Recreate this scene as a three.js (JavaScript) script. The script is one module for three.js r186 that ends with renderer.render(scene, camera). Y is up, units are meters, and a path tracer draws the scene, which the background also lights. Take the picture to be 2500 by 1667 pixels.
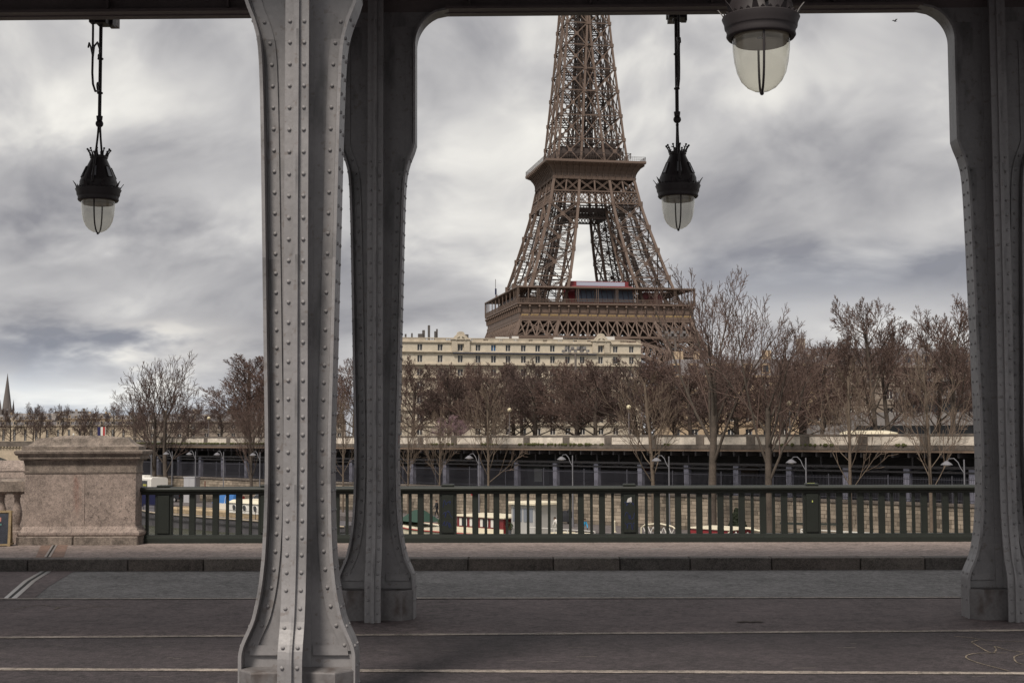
import * as THREE from 'three';
import { mergeGeometries } from 'three/addons/utils/BufferGeometryUtils.js';
import { MarchingCubes } from 'three/addons/objects/MarchingCubes.js';
import { FontLoader } from 'three/addons/loaders/FontLoader.js';
import { TextGeometry } from 'three/addons/geometries/TextGeometry.js';

// ------------------------------------------------------------------ camera, sky, sun, exposure
const D2R = Math.PI / 180;
const scene = new THREE.Scene();
const camera = new THREE.PerspectiveCamera(26.79, 1024 / 682, 0.1, 9000);
{
  // eye 1.93 m above the carriageway, turned 1 degree left of the bridge's normal, tilted up 3.78 degrees
  const yaw = 1.0 * D2R, pitch = 3.78 * D2R, roll = 0.2 * D2R;
  const F = new THREE.Vector3(-Math.sin(yaw) * Math.cos(pitch), Math.sin(pitch), -Math.cos(yaw) * Math.cos(pitch));
  const R = new THREE.Vector3().crossVectors(F, new THREE.Vector3(0, 1, 0)).normalize();
  const U = new THREE.Vector3().crossVectors(R, F);
  const R2 = R.clone().multiplyScalar(Math.cos(roll)).addScaledVector(U, -Math.sin(roll));
  const U2 = R.clone().multiplyScalar(Math.sin(roll)).addScaledVector(U, Math.cos(roll));
  camera.position.set(0, 1.93, 0);
  camera.quaternion.setFromRotationMatrix(new THREE.Matrix4().makeBasis(R2, U2, F.clone().negate()));
}
const renderer = new THREE.WebGLRenderer({ antialias: true });
renderer.setSize(1024, 682);
renderer.toneMapping = THREE.LinearToneMapping;
renderer.toneMappingExposure = 1.05;
renderer.shadowMap.enabled = true;
renderer.shadowMap.type = THREE.PCFSoftShadowMap;

const sun = new THREE.DirectionalLight(new THREE.Color(1, 0.91, 0.80), 3.1);
sun.position.set(-38, 132, 34);
sun.target.position.set(0, 0, -60);
sun.castShadow = true;
sun.shadow.radius = 22;
sun.shadow.mapSize.set(4096, 4096);
Object.assign(sun.shadow.camera, { left: -260, right: 260, top: 260, bottom: -260, near: 1, far: 900 });
sun.shadow.camera.updateProjectionMatrix();
scene.add(sun, sun.target);

// ------------------------------------------------------------------ noise
function rng(seed) { let a = seed >>> 0; return () => { a = (a + 0x6D2B79F5) | 0; let t = Math.imul(a ^ (a >>> 15), 1 | a); t = (t + Math.imul(t ^ (t >>> 7), 61 | t)) ^ t; return ((t ^ (t >>> 14)) >>> 0) / 4294967296; }; }
function hash3(x, y, z) { let h = Math.imul(x, 374761393) ^ Math.imul(y, 668265263) ^ Math.imul(z, 2147483647 ^ 0x51ed27); h = Math.imul(h ^ (h >>> 13), 1274126177); return ((h ^ (h >>> 16)) >>> 0) / 4294967296; }
const sm = t => t * t * t * (t * (t * 6 - 15) + 10);
function vnoise(x, y, s = 0, per = 0) {
  let xi = Math.floor(x), yi = Math.floor(y); const fx = sm(x - xi), fy = sm(y - yi);
  let x1 = xi + 1, y1 = yi + 1;
  if (per) { const m = v => ((v % per) + per) % per; xi = m(xi); yi = m(yi); x1 = m(x1); y1 = m(y1); }
  const a = hash3(xi, yi, s), b = hash3(x1, yi, s), c = hash3(xi, y1, s), d = hash3(x1, y1, s);
  return a + (b - a) * fx + (c - a) * fy + (a - b - c + d) * fx * fy;
}
function fbm(x, y, oct, s = 0, per = 0) { let v = 0, a = 0.5, n = 0; for (let i = 0; i < oct; i++) { v += a * vnoise(x, y, s + i * 17, per); n += a; a *= 0.52; x *= 2; y *= 2; per *= 2; } return v / n; }
const clamp = (v, a = 0, b = 1) => Math.min(b, Math.max(a, v));
const mix = (a, b, t) => a + (b - a) * t;

// ------------------------------------------------------------------ sky: broken winter overcast
{
  // cloud masses in the part of the sky that is seen: azimuth, elevation, spreads (degrees), brightness, blueness
  const M = [[-18.6, 13.0, 3.3, 1.97, 0.18, 0], [-13.5, 12.2, 2.5, 1.48, 0.2, 0], [-15.8, 8.7, 4.3, 1.15, 0.32, 0], [-12.2, 8.0, 2.6, 1.15, 0.25, 0], [-16.2, 5.1, 4.9, 0.57, 0.12, 0], [-15.3, 3.5, 0.9, 0.36, 0.45, -0.3], [-13.4, 3.3, 2.0, 0.43, 0.5, -0.3], [-18.9, 2.1, 2.8, 0.39, 0.28, 0], [-3.0, 12.0, 2.1, 1.97, 0.25, 0], [-4.1, 8.2, 2.0, 1.31, 0.2, 0], [9.7, 13.9, 3.3, 1.8, 0.26, 0], [11.6, 14.1, 1.5, 1.15, 0.2, 0], [5.4, 5.9, 3.3, 0.98, 0.15, 0], [2.1, 7.2, 1.3, 1.8, 0.3, 0], [11.4, 4.2, 3.0, 0.74, 0.25, 0], [15.1, 7.2, 2.5, 0.57, 0.15, 0], [-16.4, 15.1, 5.2, 0.9, -0.2, 0], [-18.6, 9.9, 3.3, 0.9, -0.22, 0], [-13.7, 10.5, 2.5, 0.57, -0.12, 0], [-17.0, 6.6, 5.9, 0.66, -0.22, 0], [-18.8, 3.0, 2.8, 0.41, -0.35, 0.8], [-16.5, 1.3, 6.2, 0.46, -0.35, 0.9], [-3.5, 14.8, 2.5, 1.15, -0.15, 0], [-5.1, 6.1, 2.5, 0.66, -0.15, 0], [14.1, 10.4, 4.1, 1.48, -0.32, 0], [11.9, 5.9, 5.4, 0.69, -0.35, 0.5], [7.2, 8.6, 2.5, 1.15, -0.18, 0], [14.5, 14.9, 2.5, 0.98, -0.18, 0]];
  const dark = [0.25, 0.25, 0.275], mid = [0.53, 0.522, 0.523], bright = [0.86, 0.84, 0.79];
  const layer = (az, e, oct) => { // cloud density in azimuth and elevation, flatter towards the horizon
    const Y0 = 3.0 * Math.log((Math.max(e, -1) + 4.5) / 4.5), X = az / 7.6, Y = Y0 * 1.0 - X * 0.2;
    const wx = fbm(X * 0.9 + 3, Y * 0.9, 3, 5) - 0.5, wy = fbm(X * 0.9, Y * 0.9 + 9, 3, 6) - 0.5;
    const n1 = fbm(X * 0.8 + wx * 0.7, Y * 0.8 + wy * 0.7, oct, 11) - 0.5, n2 = fbm(X * 2.4 + wx * 1.1, Y * 2.6 + wy * 1.1, oct, 31) - 0.5;
    return [n1, n2, wx, wy];
  };
  const skyAt = (az, e, oct, out) => {
    let [n1, n2, wx, wy] = layer(az, e, oct);
    if (Math.abs(az) > 140) { const b = layer(az - Math.sign(az) * 360, e, oct), k = 0.5 * (Math.abs(az) - 140) / 40; n1 = mix(n1, b[0], k); n2 = mix(n2, b[1], k); }
    let t = 0.54 + n1 * 1.55 + n2 * 0.60, blue = 0;
    if (Math.abs(az) < 40 && e < 32) { const ja = n2 * 5 + wx * 3, je = n1 * 2.4 + n2 * 1.6; for (const [a0, e0, sa, se, amp, bl] of M) { const u = (az + ja - a0) / (sa * 1.1), v = (e + je - e0) / (se * 1.15), g = Math.exp(-0.5 * (u * u + v * v)); t += amp * 0.8 * g; blue += (bl || 0) * g; } }
    t = clamp(t, 0.02, 1.1); const low = Math.exp(-Math.max(e, 0) / 4) * 0.12 + blue * 0.5;
    for (let c = 0; c < 3; c++) out[c] = (t < 0.55 ? mix(dark[c], mid[c], t / 0.55) : mix(mid[c], bright[c], (t - 0.55) / 0.45)) * (1 + low * [-0.15, -0.03, 0.14][c]);
  };
  const W = 1024, H = 512, data = new Float32Array(W * H * 4), o = [0, 0, 0];
  for (let j = 0; j < H; j++) { const e = ((j + 0.5) / H - 0.5) * 180; for (let i = 0; i < W; i++) { const th = ((i + 0.5) / W - 0.5) * 2 * Math.PI, k = (j * W + i) * 4;
    if (e < -1.2) { data[k] = data[k + 1] = data[k + 2] = 0.15; } else { skyAt(Math.atan2(Math.cos(th), -Math.sin(th)) / D2R, e, 4, o); data[k] = o[0]; data[k + 1] = o[1]; data[k + 2] = o[2]; } data[k + 3] = 1; } }
  const sky = new THREE.DataTexture(data, W, H, THREE.RGBAFormat, THREE.FloatType);
  sky.mapping = THREE.EquirectangularReflectionMapping; sky.colorSpace = THREE.LinearSRGBColorSpace;
  sky.magFilter = THREE.LinearFilter; sky.minFilter = THREE.LinearFilter; sky.wrapS = THREE.RepeatWrapping; sky.needsUpdate = true;
  scene.background = sky; scene.environment = sky;
  // the same sky at finer grain, far beyond the city, over the directions the photograph looks to
  const AZ = 28, E0 = -1.5, E1 = 26, w = 2048, h = 1024, d8 = new Uint8Array(w * h * 4), s8 = v => 255 * (v <= 0.0031308 ? v * 12.92 : 1.055 * Math.pow(v, 1 / 2.4) - 0.055) + 0.5;
  for (let j = 0; j < h; j++) for (let i = 0; i < w; i++) { skyAt(mix(-AZ, AZ, (i + 0.5) / w), mix(E0, E1, (j + 0.5) / h), 6, o); const k = (j * w + i) * 4; for (let c = 0; c < 3; c++) d8[k + c] = Math.min(255, s8(o[c])); d8[k + 3] = 255; }
  const fine = new THREE.DataTexture(d8, w, h); fine.colorSpace = THREE.SRGBColorSpace; fine.magFilter = THREE.LinearFilter; fine.minFilter = THREE.LinearFilter; fine.needsUpdate = true;
  const P = [], U = [], I = [], nx = 56, ny = 28, R = 4500;
  for (let j = 0; j <= ny; j++) for (let i = 0; i <= nx; i++) { const a = mix(-AZ, AZ, i / nx) * D2R, e = mix(E0, E1, j / ny) * D2R; P.push(R * Math.sin(a) * Math.cos(e), 1.93 + R * Math.sin(e), -R * Math.cos(a) * Math.cos(e)); U.push(i / nx, j / ny); if (i < nx && j < ny) { const k = j * (nx + 1) + i; I.push(k, k + 1, k + nx + 2, k, k + nx + 2, k + nx + 1); } }
  const g = new THREE.BufferGeometry(); g.setAttribute('position', new THREE.Float32BufferAttribute(P, 3)); g.setAttribute('uv', new THREE.Float32BufferAttribute(U, 2)); g.setIndex(I); g.computeVertexNormals();
  const back = new THREE.Mesh(g, new THREE.MeshStandardMaterial({ color: 0x000000, roughness: 1, emissive: 0xffffff, emissiveMap: fine, emissiveIntensity: 1 })); back.name = 'sky'; back.userData.kind = 'structure'; scene.add(back);
}

// ------------------------------------------------------------------ mesh builder and scene helpers
const V = (x, y, z) => new THREE.Vector3(x, y, z);
class MB {
  constructor() { this.p = []; this.n = []; this.c = null; this.col = null; }
  color(r, g, b) { if (!this.c) { this.c = []; for (let i = 0; i < this.p.length; i++) this.c.push(1); } this.col = [r, g, b]; return this; }
  v(x, y, z, nx, ny, nz) { this.p.push(x, y, z); this.n.push(nx, ny, nz); if (this.c) this.c.push(...(this.col || [1, 1, 1])); }
  tri(a, b, c, na, nb, nc) {
    let n; if (!na) { const ux = b[0] - a[0], uy = b[1] - a[1], uz = b[2] - a[2], vx = c[0] - a[0], vy = c[1] - a[1], vz = c[2] - a[2];
      const x = uy * vz - uz * vy, y = uz * vx - ux * vz, z = ux * vy - uy * vx, l = Math.hypot(x, y, z) || 1; n = [x / l, y / l, z / l]; }
    this.v(...a, ...(na || n)); this.v(...b, ...(nb || n)); this.v(...c, ...(nc || n)); return this;
  }
  quad(a, b, c, d) { this.tri(a, b, c); this.tri(a, c, d); return this; }
  hexa(q) { // 8 corners: 0-3 bottom ring (ccw seen from above), 4-7 top ring
    this.quad(q[0], q[3], q[2], q[1]); this.quad(q[4], q[5], q[6], q[7]);
    for (let i = 0; i < 4; i++) { const j = (i + 1) % 4; this.quad(q[i], q[j], q[j + 4], q[i + 4]); } return this;
  }
  box(cx, cy, cz, sx, sy, sz, ry = 0) {
    const x = sx / 2, y = sy / 2, z = sz / 2, c = Math.cos(ry), s = Math.sin(ry);
    const f = (a, b, d) => [cx + a * c + d * s, cy + b, cz - a * s + d * c];
    return this.hexa([f(-x, -y, z), f(x, -y, z), f(x, -y, -z), f(-x, -y, -z), f(-x, y, z), f(x, y, z), f(x, y, -z), f(-x, y, -z)]);
  }
  span(x0, x1, y0, y1, z0, z1) { return this.box((x0 + x1) / 2, (y0 + y1) / 2, (z0 + z1) / 2, x1 - x0, y1 - y0, z1 - z0); }
  cbox(cx, cy, cz, sx, sy, sz, b = 0.01) { // box with chamfered vertical and top edges
    const x = sx / 2, z = sz / 2, y0 = cy - sy / 2, y1 = cy + sy / 2;
    const ring = (xx, zz, k) => [[-xx + k, zz], [xx - k, zz], [xx, zz - k], [xx, -zz + k], [xx - k, -zz], [-xx + k, -zz], [-xx, -zz + k], [-xx, zz - k]];
    const R0 = ring(x, z, b).map(([a, d]) => [cx + a, y0, cz + d]), R1 = ring(x, z, b).map(([a, d]) => [cx + a, y1 - b, cz + d]), R2 = ring(x - b, z - b, b * 0.6).map(([a, d]) => [cx + a, y1, cz + d]);
    for (let i = 0; i < 8; i++) { const j = (i + 1) % 8; this.quad(R0[i], R0[j], R1[j], R1[i]); this.quad(R1[i], R1[j], R2[j], R2[i]); }
    for (let i = 1; i < 7; i++) { this.tri(R2[0], R2[i], R2[i + 1]); this.tri(R0[0], R0[i + 1], R0[i]); } return this;
  }
  bar(a, b, w, h = w, up = [0, 1, 0], caps = false) {
    let dx = b[0] - a[0], dy = b[1] - a[1], dz = b[2] - a[2]; const l = Math.hypot(dx, dy, dz) || 1; dx /= l; dy /= l; dz /= l;
    if (Math.abs(dx * up[0] + dy * up[1] + dz * up[2]) > 0.98) up = Math.abs(dy) > 0.9 ? [0, 0, 1] : [0, 1, 0];
    let sx = dy * up[2] - dz * up[1], sy = dz * up[0] - dx * up[2], sz = dx * up[1] - dy * up[0]; const sl = Math.hypot(sx, sy, sz); sx /= sl; sy /= sl; sz /= sl;
    const ux = sy * dz - sz * dy, uy = sz * dx - sx * dz, uz = sx * dy - sy * dx;
    const R = p => [[-1, -1], [1, -1], [1, 1], [-1, 1]].map(([i, j]) => [p[0] + sx * w / 2 * i + ux * h / 2 * j, p[1] + sy * w / 2 * i + uy * h / 2 * j, p[2] + sz * w / 2 * i + uz * h / 2 * j]);
    const A = R(a), B = R(b); for (let i = 0; i < 4; i++) { const j = (i + 1) % 4; this.quad(A[j], A[i], B[i], B[j]); }
    if (caps) { this.quad(A[0], A[1], A[2], A[3]); this.quad(B[3], B[2], B[1], B[0]); } return this;
  }
  tube(pts, rad, seg = 6, caps = true) { // smooth tube through points, rad number or array
    const n = pts.length, rings = []; let pu = null;
    for (let i = 0; i < n; i++) {
      const a = pts[Math.max(0, i - 1)], b = pts[Math.min(n - 1, i + 1)]; let d = [b[0] - a[0], b[1] - a[1], b[2] - a[2]]; const l = Math.hypot(...d) || 1; d = d.map(v => v / l);
      let u = pu || (Math.abs(d[1]) < 0.9 ? [0, 1, 0] : [1, 0, 0]); const k = u[0] * d[0] + u[1] * d[1] + u[2] * d[2]; u = [u[0] - k * d[0], u[1] - k * d[1], u[2] - k * d[2]]; const ul = Math.hypot(...u) || 1; u = u.map(v => v / ul); pu = u;
      const s = [d[1] * u[2] - d[2] * u[1], d[2] * u[0] - d[0] * u[2], d[0] * u[1] - d[1] * u[0]], r = Array.isArray(rad) ? rad[i] : rad, R = [];
      for (let j = 0; j < seg; j++) { const t = j / seg * 2 * Math.PI, c = Math.cos(t), q = Math.sin(t), nn = [u[0] * c + s[0] * q, u[1] * c + s[1] * q, u[2] * c + s[2] * q]; R.push([[pts[i][0] + nn[0] * r, pts[i][1] + nn[1] * r, pts[i][2] + nn[2] * r], nn]); }
      rings.push(R);
    }
    for (let i = 0; i < n - 1; i++) for (let j = 0; j < seg; j++) { const k = (j + 1) % seg, A = rings[i][j], B = rings[i][k], C = rings[i + 1][k], E = rings[i + 1][j];
      this.tri(A[0], B[0], C[0], A[1], B[1], C[1]); this.tri(A[0], C[0], E[0], A[1], C[1], E[1]); }
    if (caps) for (const [R, f] of [[rings[0], 1], [rings[n - 1], 0]]) for (let j = 1; j < seg - 1; j++) f ? this.tri(R[0][0], R[j + 1][0], R[j][0]) : this.tri(R[0][0], R[j][0], R[j + 1][0]);
    return this;
  }
  geo(g, m) { const q = g.index ? g.toNonIndexed() : g; if (m) q.applyMatrix4(m); const P = q.attributes.position.array, N = q.attributes.normal.array; for (let i = 0; i < P.length; i += 3) this.v(P[i], P[i + 1], P[i + 2], N[i], N[i + 1], N[i + 2]); return this; }
  lathe(prof, cx = 0, cy = 0, cz = 0, seg = 24) { return this.geo(new THREE.LatheGeometry(prof.map(([r, y]) => new THREE.Vector2(r, y)), seg), new THREE.Matrix4().makeTranslation(cx, cy, cz)); }
  sphere(x, y, z, r, w = 10, h = 8) { return this.geo(new THREE.SphereGeometry(r, w, h), new THREE.Matrix4().makeTranslation(x, y, z)); }
  cyl(x, y, z, r0, r1, h, seg = 12) { return this.geo(new THREE.CylinderGeometry(r1, r0, h, seg), new THREE.Matrix4().makeTranslation(x, y, z)); }
  ring(prof, square = 1) { // mouldings swept round a square plan: prof = [half width, height] from bottom to top
    for (let i = 0; i < prof.length - 1; i++) { const [a, y0] = prof[i], [b, y1] = prof[i + 1];
      const A = [[-a, y0, a], [a, y0, a], [a, y0, -a], [-a, y0, -a]], B = [[-b, y1, b], [b, y1, b], [b, y1, -b], [-b, y1, -b]];
      for (let k = 0; k < 4; k++) { const l = (k + 1) % 4; this.quad(A[k], A[l], B[l], B[k]); } } return this;
  }
  build() {
    const g = new THREE.BufferGeometry(), n = this.p.length / 3, uv = new Float32Array(n * 2), p = this.p, N = this.n;
    for (let i = 0; i < n; i += 3) {
      const ax = Math.abs(N[i * 3] + N[i * 3 + 3] + N[i * 3 + 6]), ay = Math.abs(N[i * 3 + 1] + N[i * 3 + 4] + N[i * 3 + 7]), az = Math.abs(N[i * 3 + 2] + N[i * 3 + 5] + N[i * 3 + 8]);
      for (let k = i; k < i + 3; k++) { const x = p[k * 3], y = p[k * 3 + 1], z = p[k * 3 + 2]; if (ay >= ax && ay >= az) { uv[k * 2] = x; uv[k * 2 + 1] = z; } else if (ax >= az) { uv[k * 2] = z; uv[k * 2 + 1] = y; } else { uv[k * 2] = x; uv[k * 2 + 1] = y; } }
    }
    g.setAttribute('position', new THREE.Float32BufferAttribute(p, 3)); g.setAttribute('normal', new THREE.Float32BufferAttribute(N, 3)); g.setAttribute('uv', new THREE.BufferAttribute(uv, 2));
    if (this.c) g.setAttribute('color', new THREE.Float32BufferAttribute(this.c, 3));
    return g;
  }
}
const taken = {};
function numbered(name) { const k = taken[name] = (taken[name] ?? -1) + 1; return k ? `${name}_${String(k).padStart(3, '0')}` : name; }
function tag(o, label, category, group) { o.userData.label = label; o.userData.category = category; if (group) o.userData.group = group; return o; }
function thing(name, label, category, pos = [0, 0, 0], turn = 0, group) {
  const o = new THREE.Group(); o.name = numbered(name); o.position.set(...pos); o.rotation.y = turn; scene.add(o); return tag(o, label, category, group);
}
function part(name, mb, material, parent, kind) {
  const g = mb instanceof MB ? mb.build() : mb, m = new THREE.Mesh(g, material); m.name = name; parent.add(m); if (kind) m.userData.kind = kind; return m;
}
function sub(name, parent) { const g = new THREE.Group(); g.name = name; parent.add(g); return g; }
function setting(name, mb, material) { const m = part(numbered(name), mb, material, scene); m.userData.kind = 'structure'; return m; }
function copy(o, pos, turn, label, scale) { const c = o.clone(); c.name = numbered(o.name.replace(/_\d{3}$/, '')); c.userData = { ...o.userData }; if (label) c.userData.label = label; c.position.set(...pos); c.rotation.y = turn; if (scale) c.scale.set(...scale); scene.add(c); return c; }

// ------------------------------------------------------------------ materials
function tex(size, metres, fn, srgb = true) {
  const d = new Uint8Array(size * size * 4);
  for (let y = 0; y < size; y++) for (let x = 0; x < size; x++) { const c = fn(x / size, y / size), k = (y * size + x) * 4; for (let i = 0; i < 3; i++) d[k + i] = clamp(c[i], 0, 1) * 255; d[k + 3] = 255; }
  const t = new THREE.DataTexture(d, size, size); t.wrapS = t.wrapT = THREE.RepeatWrapping; t.magFilter = THREE.LinearFilter; t.minFilter = THREE.LinearMipmapLinearFilter; t.generateMipmaps = true;
  t.repeat.set(1 / metres, 1 / metres); if (srgb) t.colorSpace = THREE.SRGBColorSpace; t.needsUpdate = true; return t;
}
const s2 = v => v <= 0.0031308 ? v * 12.92 : 1.055 * Math.pow(v, 1 / 2.4) - 0.055;
// mottled surface: linear base colour, coarse and fine variation, speckle; returns an sRGB map
function mottle(size, metres, base, coarse, fine, speck, seed, stain) {
  const r = rng(seed);
  return tex(size, metres, (u, v) => {
    const a = fbm(u * 6, v * 6, 4, seed, 6) - 0.5, b = fbm(u * 48, v * 48, 3, seed + 50, 48) - 0.5; const g2 = speck > 0.3 ? (vnoise(u * 190, v * 190, seed + 7, 190) - 0.5) * speck * 1.3 : 0; let k = 1 + a * coarse * 2 + b * fine * 2 + g2 + (r() - 0.5) * speck * 2;
    let c = base.map(x => x * Math.max(k, 0.15)); if (stain) c = stain(u, v, c); return c.map(s2);
  });
}
function mat(r, g, b, rough = 0.8, opt = {}) { const m = new THREE.MeshStandardMaterial({ roughness: rough, metalness: 0, ...opt }); m.color.setRGB(r, g, b); return m; }
function mapped(t, rough = 0.85, opt = {}) { return new THREE.MeshStandardMaterial({ map: t, roughness: rough, metalness: 0, ...opt }); }
const M = {};
M.road = mapped(mottle(1024, 8, [0.152, 0.146, 0.146], 0.32, 0.25, 0.55, 3), 0.82);
M.prom = mapped(mottle(1024, 8, [0.124, 0.096, 0.097], 0.32, 0.25, 0.45, 4), 0.85);
M.lane = mapped(mottle(1024, 8, [0.046, 0.0365, 0.041], 0.25, 0.25, 0.5, 5), 0.85);
M.walk = mapped(mottle(1024, 6, [0.25, 0.203, 0.186], 0.25, 0.3, 0.5, 6), 0.85);
M.curb = mapped(mottle(512, 3, [0.105, 0.092, 0.085], 0.35, 0.35, 0.45, 7), 0.8);
M.granite = mapped(mottle(1024, 2.2, [0.275, 0.222, 0.195], 0.25, 0.32, 0.42, 8, (u, v, c) => {
  const s = fbm(u * 8, v * 8, 5, 77, 8); const g = clamp((s - 0.56) * 4) * 0.4; const f = fbm(u * 64, v * 64, 2, 78, 64); const pit = f > 0.78 ? 0.6 : 1;
  return [c[0] * mix(1, 0.55, g) * pit, c[1] * mix(1, 0.55, g) * pit, c[2] * mix(1, 0.56, g) * pit];
}), 0.9);
M.granDark = mapped(mottle(1024, 2.2, [0.215, 0.178, 0.152], 0.3, 0.35, 0.42, 9, (u, v, c) => { const s = fbm(u * 10, v * 10, 5, 87, 10), g = clamp((s - 0.52) * 4); return c.map(x => x * mix(1, 0.6, g)); }), 0.9);
M.paint = mapped(mottle(1024, 1.6, [0.275, 0.266, 0.273], 0.12, 0.10, 0.07, 10, (u, v, c) => {
  const d = fbm(u * 12, v * 3, 4, 91, 0), g = clamp((d - 0.56) * 4) * 0.42; const r = clamp((fbm(u * 40, v * 40, 3, 92, 40) - 0.70) * 9) * 0.4; return c.map((x, i) => x * (1 - g) * (1 - r * [0.5, 0.62, 0.7][i]));
}), 0.42);
{ const pb = tex(512, 0.9, (u, v) => { const a = fbm(u * 40, v * 40, 4, 301, 40) * 0.7 + fbm(u * 10, v * 10, 2, 302, 10) * 0.3; return [a, a, a]; }, false); M.paint.bumpMap = pb; M.paint.bumpScale = 0.0013; const ab = tex(512, 1.6, (u, v) => { const a = fbm(u * 90, v * 90, 3, 311, 90); return [a, a, a]; }, false); for (const k of ['road', 'prom', 'lane', 'walk']) { M[k].bumpMap = ab; M[k].bumpScale = 0.008; } }
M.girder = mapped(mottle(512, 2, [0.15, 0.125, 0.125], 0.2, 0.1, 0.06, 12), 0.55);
M.rail = mapped(mottle(512, 1.2, [0.0095, 0.0135, 0.0098], 0.3, 0.2, 0.2, 13), 0.58);
M.line = mapped(mottle(512, 2, [0.30, 0.26, 0.23], 0.6, 0.5, 0.4, 14), 0.8);
M.iron = mat(0.032, 0.026, 0.028, 0.55);
M.steel = mat(0.45, 0.44, 0.44, 0.35, { metalness: 0.6 });
M.black = mat(0.012, 0.012, 0.012, 0.8);
M.tower = mat(0.142, 0.099, 0.078, 0.65);
M.towerShadeTone = mat(0.062, 0.046, 0.041, 0.7);  // darkened copy of the tower brown: backlit shade painted into the inner ironwork
M.white = mat(0.72, 0.70, 0.66, 0.5);
M.cream = mat(0.70, 0.64, 0.50, 0.6);

// ================================================================== THE BRIDGE DECK
setting('carriageway', new MB().quad([-90, 0, 6], [90, 0, 6], [90, 0, -20.8], [-90, 0, -20.8]), M.road);
const l2z = x => -14.108 - 0.0422 * x, l3z = x => -11.873 + 0.0286 * x;
{
  const a = new MB(), b = new MB();
  for (let x = -30; x < 30; x += 3) {
    a.quad([x, 0.004, l2z(x) + 0.3], [x + 3, 0.004, l2z(x + 3) + 0.3], [x + 3, 0.004, -17.2], [x, 0.004, -17.2]);
    b.quad([x, 0.008, 5.9], [x + 3, 0.008, 5.9], [x + 3, 0.008, l2z(x + 3)], [x, 0.008, l2z(x)]);
  }
  setting('promenade', a, M.prom); setting('cycle_path', b, M.lane);
}
function strip(name, pts, w, y, m, parent) { // flat painted band through ground points
  const b = new MB(), n = pts.length, L = [], R = [];
  for (let i = 0; i < n; i++) { const p = pts[Math.max(0, i - 1)], q = pts[Math.min(n - 1, i + 1)]; let dx = q[0] - p[0], dz = q[1] - p[1]; const l = Math.hypot(dx, dz); dx /= l; dz /= l; const ww = w * (0.85 + 0.3 * hash3(i, Math.round(w * 1000), 5)); L.push([pts[i][0] + dz * ww / 2, y, pts[i][1] - dx * ww / 2]); R.push([pts[i][0] - dz * ww / 2, y, pts[i][1] + dx * ww / 2]); }
  for (let i = 0; i < n - 1; i++) b.quad(R[i], R[i + 1], L[i + 1], L[i]);
  const m2 = part(name, b, m, parent || scene); return m2;
}
const range = (a, b, n) => Array.from({ length: n + 1 }, (_, i) => a + (b - a) * i / n);
for (const [f, w] of [[() => -17.2, 0.11], [l2z, 0.115], [l3z, 0.12]]) { const s = strip(numbered('lane_line'), range(-16, 16, 220).map(x => [x, f(x)]), w, 0.013, M.line); s.userData.kind = 'structure'; }
{ // chalk drawings
  const chalk = mapped(mottle(256, 0.6, [0.20, 0.165, 0.125], 0.7, 0.5, 0.5, 21), 0.95);
  const smooth = p => new THREE.CatmullRomCurve3(p.map(([x, z]) => V(x, 0, z))).getPoints(p.length * 7).map(v => [v.x, v.z]);
  const c1 = thing('chalk_scrawl', 'faint yellowish chalk scrawl along the edge of the promenade, near the stone pedestal', 'chalk drawing');
  for (const p of [[[-5.94, -16.14], [-5.75, -16.61], [-5.6, -16.49], [-5.48, -16.41], [-5.44, -16.18], [-5.39, -16.48], [-4.89, -16.48]], [[-5.24, -16.1], [-5.09, -16.36], [-4.75, -16.48]]]) strip('chalk_stroke', smooth(p), 0.016, 0.0085, chalk, c1);
  const c2 = thing('chalk_scrawl', 'looping pale chalk scrawl on the dark cycle path below the rightmost column', 'chalk drawing');
  for (const p of [[[3.97, -13.9], [4.08, -13.82], [4.15, -13.71], [4.28, -13.6], [4.51, -13.55]], [[4.29, -12.89], [4.19, -13.01], [4.15, -13.25], [4.1, -13.05], [4.0, -12.85], [4.01, -13.38], [4.03, -13.54], [4.12, -13.64]], [[4.13, -12.85], [3.95, -12.85], [3.82, -12.81], [3.7, -12.62], [3.7, -12.36], [3.76, -12.11], [3.83, -11.88]], [[4.26, -12.81], [4.14, -12.66], [4.09, -12.54], [4.04, -12.29], [4.06, -12.22]]]) strip('chalk_stroke', smooth(p), 0.014, 0.0125, chalk, c2);
}
{ // expansion joint across road and pavement
  const j = thing('expansion_joint', 'twin steel strips of the expansion joint crossing road and pavement in front of the pedestal', 'expansion joint');
  strip('joint_surround', [[-6.6, -17.22], [-6.95, -18.6], [-7.3, -20.75]], 1.15, 0.005, M.prom, j);
  strip('steel_strip', [[-6.40, -17.27], [-6.90, -19.33], [-7.16, -20.74]], 0.05, 0.010, M.steel, j); strip('steel_strip', [[-6.30, -17.27], [-6.79, -19.33], [-7.06, -20.74]], 0.055, 0.010, M.steel, j);
  strip('joint_gap', [[-6.35, -17.27], [-6.845, -19.33], [-7.11, -20.74]], 0.05, 0.0085, M.black, j);
  const st = mapped(mottle(512, 3, [0.22, 0.145, 0.115], 0.3, 0.3, 0.4, 22), 0.85);
  strip('stone_band', [[-7.18, -21.1], [-7.92, -23.5]], 0.44, 0.179, st, j);
  strip('steel_strip', [[-7.245, -21.1], [-7.93, -23.45]], 0.032, 0.184, M.steel, j); strip('steel_strip', [[-7.185, -21.1], [-7.87, -23.45]], 0.032, 0.184, M.steel, j); strip('joint_gap', [[-7.215, -21.1], [-7.9, -23.45]], 0.03, 0.1815, M.black, j);
}
setting('pavement', new MB().span(-90, 90, -0.6, 0.174, -25.2, -21.1), M.walk);
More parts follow.
